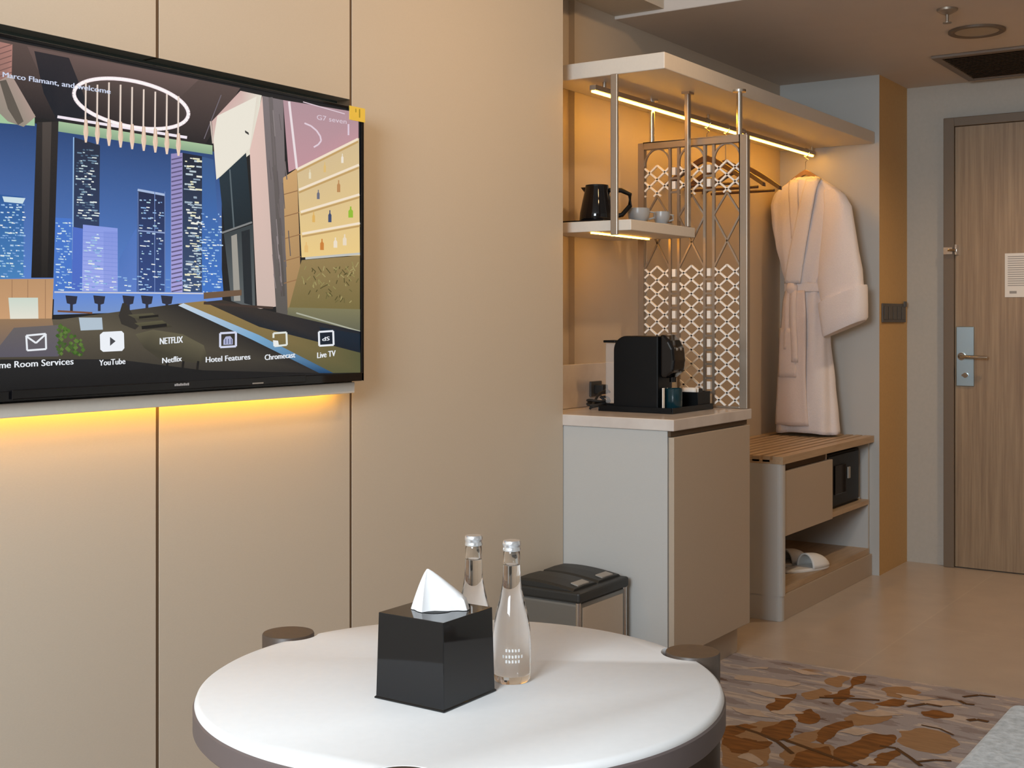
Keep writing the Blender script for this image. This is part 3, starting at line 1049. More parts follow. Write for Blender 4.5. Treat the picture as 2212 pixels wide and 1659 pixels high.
# ------------------------------------------------------------------ minibar cabinet, worktop, backsplash
CX0, CX1, CF = 3.612, 4.215, 1.828
cb = thing('minibar_cabinet', (3.9, 2.1, 0.0), 'pale minibar cabinet below the coffee machine', 'cabinet')
MB().box(CX0, CX1, CF + 0.022, BACKY - 0.002, 0.105, 0.842).build('carcass', M['cabinet'], cb, bevel=0.002)
MB().box(CX0 + 0.004, CX1, CF, CF + 0.020, 0.112, 0.822).build('door', M['front'], cb, bevel=0.002)
MB().box(CX0, CX1 - 0.01, CF + 0.045, BACKY - 0.002, 0.0045, 0.105).build('plinth', M['front'], cb)
MB().box(CX0 + 0.004, CX1, CF + 0.012, CF + 0.022, 0.824, 0.842).build('finger_groove', M['gap'], cb)
wt = MB().box(3.606, 4.222, CF - 0.004, BACKY - 0.001, 0.8425, 0.880).build('worktop', M['stone'], bevel=0.003)
tag(wt, 'polished pale stone worktop on the minibar cabinet', 'worktop')
bs = MB().box(3.612, 4.18, BACKY - 0.014, BACKY - 0.001, 0.8805, 1.038).build('backsplash', M['stone'], bevel=0.002)
tag(bs, 'low pale stone upstand behind the coffee machine', 'backsplash')

# ------------------------------------------------------------------ lattice divider
dv = thing('lattice_screen', (4.20, 2.04, 0.8805), 'cream lattice divider in a metal frame standing on the worktop', 'screen')
PX0, PX1, PY0, PY1, PZ0, PZ1 = 4.186, 4.212, 1.826, 2.268, 0.8805, 1.862
fr = MB().box(PX0, PX1, PY0, PY0 + 0.030, PZ0, PZ1).box(PX0, PX1, PY1 - 0.024, PY1, PZ0, PZ1)
fr.box(PX0, PX1, PY0 + .03, PY1 - .024, PZ1 - 0.026, PZ1).box(PX0, PX1, PY0 + .03, PY1 - .024, PZ0, PZ0 + 0.008)
fr.build('frame', M['champagne'], dv, bevel=0.002)
for y in (2.215, 1.862):
    po = MB().cyl((4.199, y, PZ1), (4.199, y, 2.0245), 0.0105, 16).build('post', M['chrome'], dv)
    MB().cyl((4.199, y, 2.016), (4.199, y, 2.0247), 0.024, 20).build('post_flange', M['chrome'], po)
IY0, IY1 = PY0 + 0.030, PY1 - 0.024
GAPW = 0.036
CW = (IY1 - IY0 - 2 * GAPW) / 3
cols_y = [(IY0 + k * (CW + GAPW), IY0 + k * (CW + GAPW) + CW) for k in range(3)]
ub = MB()
for k in range(2):
    a, b = cols_y[k][1], cols_y[k + 1][0]
    for y in (a, b):
        ub.box(4.194, 4.204, y - 0.005, y + 0.005, PZ0 + .008, PZ1 - .026)


def bar(mb, p, q, w, xa, xb):
    (y0, z0), (y1, z1) = p, q
    d = Vector((y1 - y0, z1 - z0))
    if d.length < 1e-4:
        return
    n = Vector((-d.y, d.x)).normalized() * w / 2
    mb.prism([(y0 + n.x, z0 + n.y), (y0 - n.x, z0 - n.y), (y1 - n.x, z1 - n.y), (y1 + n.x, z1 + n.y)], xa, xb, 'x')


def clip(p, q, y0, y1, z0, z1):
    t0, t1 = 0.0, 1.0
    dx, dz = q[0] - p[0], q[1] - p[1]
    for a, b in ((-dx, p[0] - y0), (dx, y1 - p[0]), (-dz, p[1] - z0), (dz, z1 - p[1])):
        if abs(a) < 1e-9:
            if b < 0:
                return None
            continue
        t = b / a
        if a < 0:
            t0 = max(t0, t)
        else:
            t1 = min(t1, t)
    if t0 >= t1:
        return None
    return (p[0] + dx * t0, p[1] + dz * t0), (p[0] + dx * t1, p[1] + dz * t1)


def lattice(z0, z1):
    lat = MB()
    per = 0.0515
    for y0, y1 in cols_y:
        c = (y0 + y1) / 2
        hw = CW * 0.30
        for k in range(-14, 34):
            zc = z1 - k * per
            for s in (1, -1):
                # line through (c, zc) with slope per/2 per hw
                p = (c - 0.2, zc - s * 0.2 * (per / 2) / hw)
                q = (c + 0.2, zc + s * 0.2 * (per / 2) / hw)
                r_ = clip(p, q, y0, y1, z0, z1)
                if r_:
                    bar(lat, r_[0], r_[1], 0.0066, 4.195, 4.203)
    for k in range(2):
        a, b = cols_y[k][1], cols_y[k + 1][0]
        n = int(round((z1 - z0) / per))
        for i in range(n):
            z = z1 - (i + 0.5) * per
            lat.box(4.192, 4.206, (a + b) / 2 - 0.007, (a + b) / 2 + 0.007, z - 0.014, z + 0.014)
            ub.box(4.196, 4.202, a + 0.005, b - 0.005, z - per / 2 - 0.004, z - per / 2 + 0.004)
    return lat


LZ = (0.888, 1.398, 1.660, 1.775)
for a, b in ((LZ[0], LZ[1]), (LZ[2], LZ[3])):
    tag(lattice(a, b).build('lattice', M['cream'], dv), 'cream diamond lattice')
for y0, y1 in cols_y:
    c = (y0 + y1) / 2
    mid = 1.485
    top = LZ[2]
    for a, b in (((y0, LZ[1] - 0.01), (c, mid)), ((y1, LZ[1] - 0.01), (c, mid)), ((c, mid), (y0, 1.580)), ((c, mid), (y1, 1.580)),
                 ((y0, 1.580), (c, top)), ((y1, 1.580), (c, top))):
        bar(ub, a, b, 0.006, 4.195, 4.203)
    for s in (0, 1):
        pts = []
        for k in range(7):
            t = k / 6
            yy = (y0 + (c - y0) * (1 - math.cos(t * math.pi / 2)) * 1.0) if s == 0 else (y1 - (y1 - c) * (1 - math.cos(t * math.pi / 2)))
            pts.append((yy, LZ[3] + 0.062 * math.sin(t * math.pi / 2)))
        for a, b in zip(pts, pts[1:]):
            bar(ub, a, b, 0.006, 4.195, 4.203)
ub.build('tracery', M['champagne'], dv)

# ------------------------------------------------------------------ on the worktop
tray = MB()
tray.box(3.812, 4.130, 1.932, 2.222, 0.8805, 0.886)
for b in ((3.812, 4.130, 1.932, 1.937), (3.812, 4.130, 2.217, 2.222), (3.812, 3.817, 1.937, 2.217), (4.125, 4.130, 1.937, 2.217)):
    tray.box(b[0], b[1], b[2], b[3], 0.886, 0.900)
tag(tray.build('serving_tray', M['black_satin'], bevel=0.001), 'rectangular black tray under the coffee machine', 'tray')

cm = thing('coffee_machine', (3.88, 2.06, 0.8865), 'glossy black capsule coffee machine on the black tray', 'coffee machine')
prof = [(2.172, 0.8865), (1.998, 0.8865), (1.998, 1.143)]
for k in range(9):
    a = math.pi / 2 + k * math.pi / 16
    prof.append((2.128 + 0.044 * math.cos(math.pi - a), 1.099 + 0.044 * math.sin(a)))
prof = [(2.172, 0.8865), (1.998, 0.8865), (1.998, 1.143)] + [(2.122 + 0.050 * math.sin(t * math.pi / 16), 1.093 + 0.050 * math.cos(t * math.pi / 16)) for t in range(9)]
MB().prism(prof, 3.832, 3.938, 'x').build('body', M['black_satin'], cm, bevel=0.004, seg=3)
# domed brewing head on the front
hp = [(1.997, 1.000), (1.972, 1.000), (1.945, 1.022), (1.940, 1.060), (1.944, 1.100), (1.960, 1.128), (1.980, 1.146), (1.997, 1.150)]
MB().prism(hp, 3.840, 3.930, 'x').build('brew_head', M['black_gloss'], cm, bevel=0.010, seg=4)
MB().cyl((3.885, 1.968, 0.985), (3.885, 1.968, 1.002), 0.012, 16).build('spout', M['black_gloss'], cm)
for x in (3.868, 3.898):
    MB().cyl((x, 1.948, 1.098), (x, 1.9425, 1.096), 0.006, 14).build('button', M['grey_tab'], cm)
tk = MB().box(3.850, 3.920, 2.174, 2.216, 0.905, 1.118)
wtk = tk.build('water_tank', M['tank'], cm, bevel=0.006)
MB().box(3.845, 3.925, 2.173, 2.221, 1.1185, 1.127).build('tank_lid', M['black_satin'], cm, bevel=0.002)
MB().box(3.855, 3.915, 2.174, 2.212, 0.8865, 0.904).build('tank_base', M['black_satin'], cm)

mg = thing('coffee_mug', (3.885, 1.965, 0.8865), 'dark teal mug in front of the coffee machine', 'mug')
mg.location = (3.887, 1.9665, 0.8865)
mx_, my_ = mg.location.x, mg.location.y
MB().lathe([(0, 0.8865), (0.027, 0.8865), (0.030, 0.892), (0.030, 0.962), (0.028, 0.964), (0.0265, 0.962), (0.0265, 0.895), (0, 0.893)], mx_, my_).build('mug_body', M['teal_black'], mg)
MB().tube([(mx_ + 0.029, my_, 0.95), (mx_ + 0.047, my_, 0.945), (mx_ + 0.052, my_, 0.928), (mx_ + 0.046, my_, 0.91), (mx_ + 0.029, my_, 0.904)], 0.004, 10).build('mug_handle', M['teal_black'], mg)
cs = MB().box(3.8185, 3.832, 1.972, 1.9755, 0.8865, 0.967)  # stand-in for the bright chrome strip at the machine's front corner
tag(cs.build('machine_edge_strip', M['white_ceramic'], bevel=0.001), 'slim pale strip for the chrome edge at the machine front', 'sachet')

cd = thing('condiment_caddy', (4.07, 1.99, 0.8865), 'low black caddy of sachets at the tray end', 'caddy')
kb = MB().box(4.020, 4.122, 1.940, 2.050, 0.8865, 0.890)
for b in ((4.020, 4.122, 1.940, 1.944), (4.020, 4.122, 2.046, 2.050), (4.020, 4.024, 1.944, 2.046), (4.118, 4.122, 1.944, 2.046), (4.068, 4.072, 1.944, 2.046)):
    kb.box(b[0], b[1], b[2], b[3], 0.890, 0.944)
kb.build('caddy_box', M['black_satin'], cd, bevel=0.001)
for k, (x, m_, lab) in enumerate([(4.030, 'white_ceramic', 'cream sachet standing in the black caddy, nearest the mug'),
                                  (4.050, 'white_ceramic', 'pale sachet standing in the black caddy, second from the mug'),
                                  (4.082, 'black_matte', 'dark sachet standing in the black caddy')]):
    sx = MB()
    rows = []
    for i in range(6):
        t = i / 5
        rows.append([(x + 0.004 * math.sin(t * 3 + j) + 0.008 * t, 1.955 + j * 0.013, 0.892 + 0.066 * t - 0.004 * (k == 2)) for j in range(5)])
    sx.grid(rows)
    tag(sx.build('sachet', M[m_], solid=0.006), lab, 'sachet', 'sachets in the caddy')

# socket with plug, and the coiled cable
sc = thing('power_socket', (4.02, BACKY - 0.014, 0.92), 'dark socket on the stone upstand left of the coffee machine', 'socket')
MB().box(3.985, 4.065, BACKY - 0.022, BACKY - 0.0145, 0.915, 0.972).build('socket_plate', M['outlet'], sc, bevel=0.002)
MB().box(4.005, 4.045, BACKY - 0.060, BACKY - 0.022, 0.925, 0.960).build('plug', M['black_matte'], sc, bevel=0.004)
cbp = [(4.025, BACKY - 0.062, 0.94), (4.01, BACKY - 0.085, 0.935), (3.965, BACKY - 0.10, 0.945), (3.91, BACKY - 0.10, 0.935), (3.865, BACKY - 0.105, 0.905), (3.83, BACKY - 0.11, 0.8855)]
for k in range(40):
    a = k * 0.42
    cbp.append((3.885 + (0.055 + 0.004 * math.sin(k)) * math.cos(math.pi + a), BACKY - 0.112 + 0.032 * math.sin(math.pi + a), 0.8855 + 0.0022 * k / 3 + 0.004 * (1 + math.sin(k * 0.7))))
cbp += [(3.95, 2.24, 0.8865), (3.985, 2.232, 0.8858)]
tag(MB().tube(cbp, 0.0045, 8).build('power_cable', M['black_matte']), 'black coiled power cable on the worktop beside the socket', 'cable')

# ------------------------------------------------------------------ on the hanging shelf
kt = MB().box(3.735, 3.925, 2.155, 2.345, 1.5355, 1.543)
tag(kt.build('kettle_tray', M['black_satin'], bevel=0.002), 'flat black tray under the kettle on the hanging shelf', 'tray')
kx, ky = 3.84, 2.243
ke = thing('electric_kettle', (kx, ky, 1.5435), 'black electric kettle on the hanging shelf', 'kettle')
MB().lathe([(0, 1.5435), (0.058, 1.5435), (0.062, 1.552), (0.060, 1.575), (0.051, 1.620), (0.043, 1.655), (0.0415, 1.668), (0, 1.668)], kx, ky).build('kettle_body', M['black_gloss'], ke)
MB().lathe([(0.0405, 1.668), (0.040, 1.673), (0.030, 1.6735), (0, 1.674)], kx, ky).build('kettle_lid', M['black_satin'], ke)
MB().tube([(kx + 0.02, ky - 0.038, 1.655), (kx + 0.045, ky - 0.072, 1.655), (kx + 0.062, ky - 0.098, 1.640), (kx + 0.062, ky - 0.098, 1.600), (kx + 0.045, ky - 0.075, 1.568), (kx + 0.028, ky - 0.045, 1.562)], 0.0085, 12).build('kettle_handle', M['black_satin'], ke)
MB().prism([(ky + 0.030, 1.668), (ky + 0.062, 1.668), (ky + 0.038, 1.640)], kx - 0.012, kx + 0.012, 'x').build('kettle_spout', M['black_gloss'], ke, bevel=0.003)


def cup(x, y, r, h, lab):
    t = thing('tea_cup', (x, y, 1.5355), lab, 'cup', 'cups on the hanging shelf')
    MB().lathe([(0, 1.536), (r * 0.95, 1.536), (r * 1.45, 1.542), (r * 1.48, 1.544), (r * 0.95, 1.540), (0, 1.540)], x, y).build('saucer', M['grey_ceramic'], t)
    z = 1.5405
    MB().lathe([(0, z), (r * 0.55, z), (r * 0.6, z + 0.004), (r * 0.9, z + h * .35), (r, z + h * .7), (r * 0.97, z + h), (r * 0.9, z + h), (r * 0.85, z + h * .4), (0, z + 0.008)], x, y).build('cup_bowl', M['grey_ceramic'], t)
    MB().tube([(x + r * .62, y - r * .72, z + h * .8), (x + r * .95, y - r * 1.1, z + h * .75), (x + r * .9, y - r * 1.05, z + h * .4), (x + r * .55, y - r * .65, z + h * .3)], 0.0035, 8).build('cup_handle', M['grey_ceramic'], t)


cup(3.965, 2.145, 0.040, 0.055, 'wider blue grey cup next to the kettle on hanging shelf')
cup(4.065, 2.105, 0.030, 0.048, 'smaller blue grey cup at the shelf end by the lattice')

# ------------------------------------------------------------------ hangers and robe


def make_hanger(x, wood, lab, half=0.176, zt=1.86):
    t = thing('coat_hanger', (x, RY, zt), lab, 'hanger', 'hangers on the wardrobe rail')
    rows = []
    for k in range(25):
        s = -1 + 2 * k / 24
        y = RY + half * s
        z = zt - 0.105 * abs(s) ** 1.25
        hh = 0.026 - 0.009 * abs(s)
        dx = 0.012 * s * s
        th = 0.009 + 0.007 * abs(s)
        rows.append([(x - dx - th, y, z - hh), (x - dx + th, y, z - hh), (x - dx + th * .8, y, z), (x - dx - th * .8, y, z)])
    MB().loops(rows).build('shoulder_arms', wood, t, bevel=0.002)
    MB().cyl((x, RY - half * .82, zt - 0.12), (x, RY + half * .82, zt - 0.12), 0.006, 10).build('trouser_bar', wood, t)
    hk = [(x, RY, zt - 0.004), (x, RY, zt + 0.075)]
    cz, rr = zt + 0.128, 0.0165
    cz = 2.003 + 0.003 - 0.0165 + 0.002
    hk = [(x, RY, zt - 0.004), (x, RY, 1.945), (x, RY - 0.012, 1.955)]
    for k in range(11):
        a = -math.pi * 0.62 + k * (math.pi * 1.55) / 10
        hk.append((x, RY - 0.0175 * math.cos(a) * 1.05, 1.990 + 0.0195 * math.sin(a)))
    MB().tube(hk, 0.002, 8).build('hook', M['chrome'], t)
    return t


make_hanger(4.62, M['hanger_wood'], 'dark wooden hanger furthest left behind the lattice divider')
make_hanger(4.80, M['hanger_wood'], 'dark wooden hanger between two others on the rail')
make_hanger(4.97, M['hanger_wood'], 'dark wooden hanger showing past the lattice divider edge')
make_hanger(5.70, M['hanger_light'], 'brown wooden hanger holding the white robe', 0.136, 1.908)

RX = 5.70
rb_ = thing('bathrobe', (RX, 2.18, 0.66), 'white belted bathrobe hanging on a wooden hanger', 'bathrobe')


def interp(tab, z):
    for (z0, *a), (z1, *b) in zip(tab, tab[1:]):
        if z1 <= z <= z0:
            t = (z0 - z) / (z0 - z1)
            t = t * t * (3 - 2 * t) * 0.5 + t * 0.5
            return [p + (q - p) * t for p, q in zip(a, b)]
    return list(tab[-1][1:])


# z, left edge, right edge, half depth
BT = [(1.868, 2.236, 2.130, 0.030), (1.848, 2.262, 2.098, 0.040), (1.820, 2.310, 2.052, 0.046), (1.79, 2.340, 2.015, 0.052), (1.745, 2.352, 1.995, 0.056),
      (1.66, 2.346, 2.0, 0.062), (1.55, 2.326, 2.02, 0.066), (1.45, 2.298, 2.055, 0.066), (1.352, 2.270, 2.10, 0.058),
      (1.28, 2.286, 2.09, 0.066), (1.10, 2.300, 2.075, 0.072), (0.90, 2.312, 2.052, 0.076), (0.74, 2.320, 2.035, 0.078), (0.668, 2.322, 2.028, 0.078)]
rings = []
NZ, NA = 70, 56
for i in range(NZ):
    z = 1.868 - (1.868 - 0.668) * i / (NZ - 1)
    yl, yr, dp = interp(BT, z)
    c, hw = (yl + yr) / 2, (yl - yr) / 2
    ring = []
    low = min(1.0, max(0.0, (1.34 - z) / 0.4))
    for k in range(NA):
        a = 2 * math.pi * k / NA
        ca, sa = math.cos(a), math.sin(a)
        e = 0.72
        y = c + hw * math.copysign(abs(ca) ** e, ca)
        x = RX - 0.01 + dp * math.copysign(abs(sa) ** e, sa)
        fold = 0.009 * math.sin(a * 5 + z * 3.1) * low + 0.004 * math.sin(a * 9 + z * 9)
        x += fold * (0.4 + abs(sa))
        y += 0.4 * fold
        ring.append((x, y, z + 0.004 * math.sin(a * 3) * low))
    rings.append(ring)
MB().loops(rings, cap=False).build('robe_body', M['robe'], rb_, solid=0.006)


def front_x(y, z):
    yl, yr, dp = interp(BT, z)
    c, hw = (yl + yr) / 2, (yl - yr) / 2
    u = min(0.999, abs((y - c) / hw))
    sa = (1 - u ** (2 / 0.72)) ** (0.72 / 2)
    return RX - 0.01 - dp * sa


def sheet(edge_l, edge_r, z0, z1, n=30, m=10, lift=0.008, wave=0.0):
    rows = []
    for i in range(n + 1):
        z = z0 + (z1 - z0) * i / n
        a, b = edge_l(z), edge_r(z)
        row = []
        for j in range(m + 1):
            t = j / m
            y = a + (b - a) * t
            bulge = 0.004 * math.sin(math.pi * t)
            row.append((front_x(y, z) - lift - bulge - wave * math.sin(t * 9 + z * 4), y, z))
        rows.append(row)
    return MB().grid(rows)


def lin(z0, y0, z1, y1):
    return lambda z: y0 + (y1 - y0) * (z0 - z) / (z0 - z1)


# overlapping front panel below the belt
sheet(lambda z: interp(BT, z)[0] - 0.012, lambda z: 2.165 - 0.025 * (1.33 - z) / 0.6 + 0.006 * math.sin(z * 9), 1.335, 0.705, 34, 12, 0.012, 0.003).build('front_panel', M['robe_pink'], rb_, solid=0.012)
# lapels crossing over the chest
sheet(lin(1.86, 2.158, 1.37, 2.262), lin(1.86, 2.100, 1.37, 2.182), 1.855, 1.37, 26, 8, 0.018).build('lapel', M['robe'], rb_, solid=0.014)
sheet(lin(1.86, 2.252, 1.58, 2.226), lin(1.86, 2.205, 1.58, 2.190), 1.855, 1.58, 14, 6, 0.007).build('lapel', M['robe'], rb_, solid=0.010)


def sleeve_mb(tab, xo, tilt, pad=0.0):
    rings = []
    for z, c, hw, dp in tab:
        ring = []
        for k in range(32):
            a = 2 * math.pi * k / 32
            ca, sa = math.cos(a), math.sin(a)
            y = c + (hw + pad) * math.copysign(abs(ca) ** 0.75, ca)
            x = xo + (dp + pad) * math.copysign(abs(sa) ** 0.75, sa) + 0.005 * math.sin(a * 4 + z * 11)
            zz = z + (c - y) * tilt * max(0, min(1, (1.6 - z) / 0.3))
            ring.append((x, y, zz))
        rings.append(ring)
    return MB().loops(rings)


sleeve_mb([(1.80, 2.045, 0.030, 0.022), (1.775, 2.030, 0.048, 0.034), (1.72, 2.012, 0.062, 0.042), (1.62, 2.008, 0.074, 0.048), (1.50, 2.008, 0.090, 0.050), (1.40, 2.006, 0.104, 0.050), (1.28, 1.990, 0.096, 0.048)], RX - 0.055, 0.42).build('sleeve', M['robe'], rb_)
sleeve_mb([(1.315, 1.992, 0.098, 0.050), (1.300, 1.990, 0.099, 0.051), (1.22, 1.982, 0.094, 0.050), (1.168, 1.977, 0.090, 0.049), (1.158, 1.977, 0.083, 0.044)], RX - 0.060, 0.42, 0.013).build('cuff', M['robe'], rb_)
sleeve_mb([(1.79, 2.300, 0.028, 0.02), (1.74, 2.315, 0.040, 0.03), (1.55, 2.285, 0.040, 0.03), (1.35, 2.225, 0.038, 0.03), (1.20, 2.222, 0.04, 0.03)], RX + 0.050, 0.0).build('sleeve', M['robe'], rb_)
# belt, knot and tails
brings = []
for z, g in ((1.372, 0.004), (1.368, 0.011), (1.350, 0.013), (1.332, 0.011), (1.328, 0.004)):
    yl, yr, dp = interp(BT, z)
    c, hw = (yl + yr) / 2, (yl - yr) / 2
    brings.append([(RX - 0.01 + (dp + g) * math.copysign(abs(math.sin(a)) ** 0.72, math.sin(a)), c + (hw + g) * math.copysign(abs(math.cos(a)) ** 0.72, math.cos(a)), z) for a in [2 * math.pi * k / 40 for k in range(40)]])
bt = MB().loops(brings, cap=False).build('belt', M['robe'], rb_)
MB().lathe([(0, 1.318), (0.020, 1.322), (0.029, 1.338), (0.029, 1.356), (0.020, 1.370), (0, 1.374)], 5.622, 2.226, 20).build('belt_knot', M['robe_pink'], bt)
tl = MB()
for y0, y1, zl in ((2.236, 2.246, 1.06), (2.214, 2.206, 1.00)):
    rows = []
    for i in range(16):
        t = i / 15
        z = 1.335 + (zl - 1.335) * t
        y = y0 + (y1 - y0) * t + 0.003 * math.sin(t * 5)
        x = front_x(y, z) - 0.024
        rows.append([(x, y - 0.016, z), (x - 0.002, y, z), (x, y + 0.016, z)])
    tl.grid(rows)
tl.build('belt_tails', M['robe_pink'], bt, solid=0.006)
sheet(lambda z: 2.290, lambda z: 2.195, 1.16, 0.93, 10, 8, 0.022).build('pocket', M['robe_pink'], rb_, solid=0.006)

# ------------------------------------------------------------------ luggage bench with safe and slippers
BX0, BX1, BF = 4.722, 5.838, 1.930
be = thing('luggage_bench', (5.28, 2.15, 0.0), 'low oak slatted luggage bench below the robe', 'bench')
# side panel with a rounded front corner
def rounded(x0, x1, yf, yb, r=0.02):
    pts = [(x1, yf), (x1, yb), (x0, yb), (x0, yf + r)]
    for k in range(1, 6):
        a = math.pi + k * math.pi / 10
        pts.append((x0 + r + r * math.cos(a), yf + r + r * math.sin(a)))
    return pts


MB().prism(rounded(BX0, BX0 + 0.034, BF - 0.018, BACKY - 0.002), 0.100, 0.6245, 'z').build('side_panel', M['cabinet'], be)
MB().box(BX1 - 0.022, BX1, BF, BACKY - 0.002, 0.100, 0.6245).build('side_panel', M['cabinet'], be)
MB().prism(rounded(BX0 + 0.003, BX0 + 0.034, BF - 0.014, BACKY - 0.002), 0.0005, 0.0995, 'z').build('plinth_end', M['cabinet'], be)
MB().box(BX0 + 0.034, BX1, BF - 0.012, BF + 0.008, 0.0005, 0.0995).build('plinth', M['front'], be)
tp = MB().box(BX0, BX1, BF - 0.022, BF + 0.022, 0.625, 0.655)
tp.box(BX0, BX1, BACKY - 0.045, BACKY - 0.002, 0.625, 0.655)
for k in range(8):
    y = BF + 0.034 + k * 0.0445
    tp.box(BX0, BX1, y, y + 0.030, 0.632, 0.655)
tp.box(BX0, BX0 + 0.03, BF + .022, BACKY - .045, 0.625, 0.640).box(BX1 - 0.03, BX1, BF + .022, BACKY - .045, 0.625, 0.640)
tp.build('slatted_top', M['slat_wood'], be)
MB().box(BX0 + 0.034, BX1 - 0.022, BF + 0.025, BACKY - 0.012, 0.6195, 0.6245).build('top_board', M['front'], be)
MB().box(BX0 + 0.034, BX1 - 0.022, BACKY - 0.012, BACKY - 0.002, 0.10, 0.6195).build('back_panel', M['front'], be)
MB().box(BX0 + 0.034, BX1 - 0.022, BF - 0.004, BACKY - 0.012, 0.335, 0.357).build('middle_shelf', M['slat_wood'], be)
MB().box(BX0 + 0.034, BX1 - 0.022, BF - 0.004, BACKY - 0.012, 0.1005, 0.128).build('bottom_shelf', M['slat_wood'], be)
MB().box(5.285, 5.300, BF + 0.01, BACKY - 0.012, 0.357, 0.6195).build('divider', M['front'], be)
dw = MB().box(BX0 + 0.037, 5.312, BF - 0.012, BF + 0.008, 0.333, 0.592).build('drawer_front', M['front'], be, bevel=0.002)
MB().box(BX0 + 0.036, 5.285, BF + 0.012, BF + 0.016, 0.592, 0.6195).build('finger_groove', M['gap'], be)  # dark strip painting the shadow in the gap above the drawer

sf = thing('room_safe', (5.55, 2.1, 0.3575), 'black electronic safe beside the bench drawer', 'safe')
MB().box(5.335, 5.775, BF + 0.030, 2.33, 0.3575, 0.602).build('safe_body', M['black_matte'], sf, bevel=0.003)
sd = MB().box(5.345, 5.745, BF + 0.020, BF + 0.030, 0.370, 0.594).build('safe_door', M['black_satin'], sf, bevel=0.003)
MB().box(5.42, 5.56, BF + 0.015, BF + 0.020, 0.42, 0.55).build('keypad', M['black_gloss'], sd, bevel=0.002)
MB().box(5.585, 5.612, BF + 0.012, BF + 0.020, 0.478, 0.530).build('safe_handle', M['grey_tab'], sd, bevel=0.002)
MB().cyl((5.745, BF + 0.03, 0.371), (5.745, BF + 0.018, 0.371), 0.006, 12).build('indicator', M['chrome'], sd)


def slipper(cx, cy, yaw, lab):
    t = thing('slipper', (cx, cy, 0.1285), lab, 'slipper', 'slippers on the bench shelf')
    Ls, Ws = 0.27, 0.10
    c_, s_ = math.cos(yaw), math.sin(yaw)

    def W(u, v, z):
        return (cx + u * c_ - v * s_, cy + u * s_ + v * c_, z)
    out = []
    for k in range(36):
        a = 2 * math.pi * k / 36
        u = math.cos(a)
        w = Ws / 2 * (0.86 + 0.16 * u) * (abs(math.sin(a)) ** 0.8) * math.copysign(1, math.sin(a))
        out.append((u * Ls / 2, w))
    MB().loops([[W(u * s, v * s, z) for u, v in out] for s, z in ((0.97, 0.1285), (1.0, 0.132), (1.0, 0.138), (0.96, 0.142))]).build('sole', M['slipper'], t)
    rows = []
    for i in range(13):
        u = -0.005 + (Ls / 2 - 0.002) * i / 12
        tt = i / 12
        hw = Ws / 2 * (0.86 + 0.16 * u / (Ls / 2)) * math.sqrt(max(0.02, 1 - (u / (Ls / 2)) ** 2)) + 0.002
        h = 0.058 * math.sqrt(max(0.03, 1 - tt ** 2.2))
        rows.append([W(u, hw * math.cos(math.pi * j / 12), 0.139 + h * math.sin(math.pi * j / 12)) for j in range(13)])
    MB().grid(rows).build('upper', M['slipper'], t, solid=0.006)


slipper(5.21, 2.095, R(-20), 'white slipper further back on the open bench shelf')
slipper(5.165, 1.984, R(-20), 'white slipper nearer the front on the open bench shelf')

# ------------------------------------------------------------------ fittings on wall and ceiling
sw = thing('switch_plate', (6.05, 1.884, 1.185), 'dark grey switch plate on the ochre wall strip', 'switch')
MB().box(5.868, 6.225, 1.8755, 1.8835, 1.186, 1.276).build('plate', M['switch'], sw, bevel=0.002)
for k in range(5):
    MB().box(5.885 + k * 0.066, 5.940 + k * 0.066, 1.872, 1.8755, 1.200, 1.262).build('rocker', M['switch'], sw, bevel=0.002)
MB().box(6.185, 6.215, 1.868, 1.8755, 1.262, 1.288).build('card_slot', M['switch'], sw)

sp = thing('fire_sprinkler', (4.745, 1.278, LOWZ), 'small metal fire sprinkler hanging from the entrance ceiling', 'sprinkler')
MB().lathe([(0, LOWZ - 0.0005), (0.038, LOWZ - 0.0005), (0.036, LOWZ - 0.008), (0.018, LOWZ - 0.018), (0.010, LOWZ - 0.022), (0, LOWZ - 0.022)], 4.745, 1.278, 24).build('escutcheon', M['champagne'], sp)
MB().cyl((4.745, 1.278, LOWZ - 0.022), (4.745, 1.278, LOWZ - 0.050), 0.006, 12).build('stem', M['champagne'], sp)
MB().cyl((4.745, 1.278, LOWZ - 0.050), (4.745, 1.278, LOWZ - 0.053), 0.016, 20).build('deflector', M['champagne'], sp)
rf = thing('ceiling_speaker', (5.16, 1.275, LOWZ), 'round brown rimmed ceiling fitting next to the sprinkler', 'ceiling fitting')
MB().lathe([(0.108, LOWZ - 0.0005), (0.108, LOWZ - 0.008), (0.100, LOWZ - 0.012), (0.084, LOWZ - 0.008), (0.084, LOWZ - 0.0005)], 5.16, 1.275, 48).build('rim', M['vent'], rf)
MB().lathe([(0, LOWZ - 0.006), (0.084, LOWZ - 0.006), (0.084, LOWZ - 0.0005), (0, LOWZ - 0.0005)], 5.16, 1.275, 48).build('grille', M['frosted'], rf)
vt = thing('air_vent', (5.87, 1.15, LOWZ), 'dark rectangular air vent in the entrance ceiling', 'vent')
VX0, VX1, VY0, VY1 = 5.555, 6.185, 0.70, 1.566
vf = MB().box(VX0, VX0 + .035, VY0, VY1, LOWZ - 0.012, LOWZ - 0.0005).box(VX1 - .035, VX1, VY0, VY1, LOWZ - 0.012, LOWZ - 0.0005)
vf.box(VX0 + .035, VX1 - .035, VY0, VY0 + .035, LOWZ - 0.012, LOWZ - 0.0005).box(VX0 + .035, VX1 - .035, VY1 - .035, VY1, LOWZ - 0.012, LOWZ - 0.0005)
vf.build('vent_frame', M['vent_edge'], vt, bevel=0.002)
MB().box(VX0 + .035, VX1 - .035, VY0 + .035, VY1 - .035, LOWZ - 0.003, LOWZ - 0.0005).build('vent_back', M['black_matte'], vt)
sl = MB()
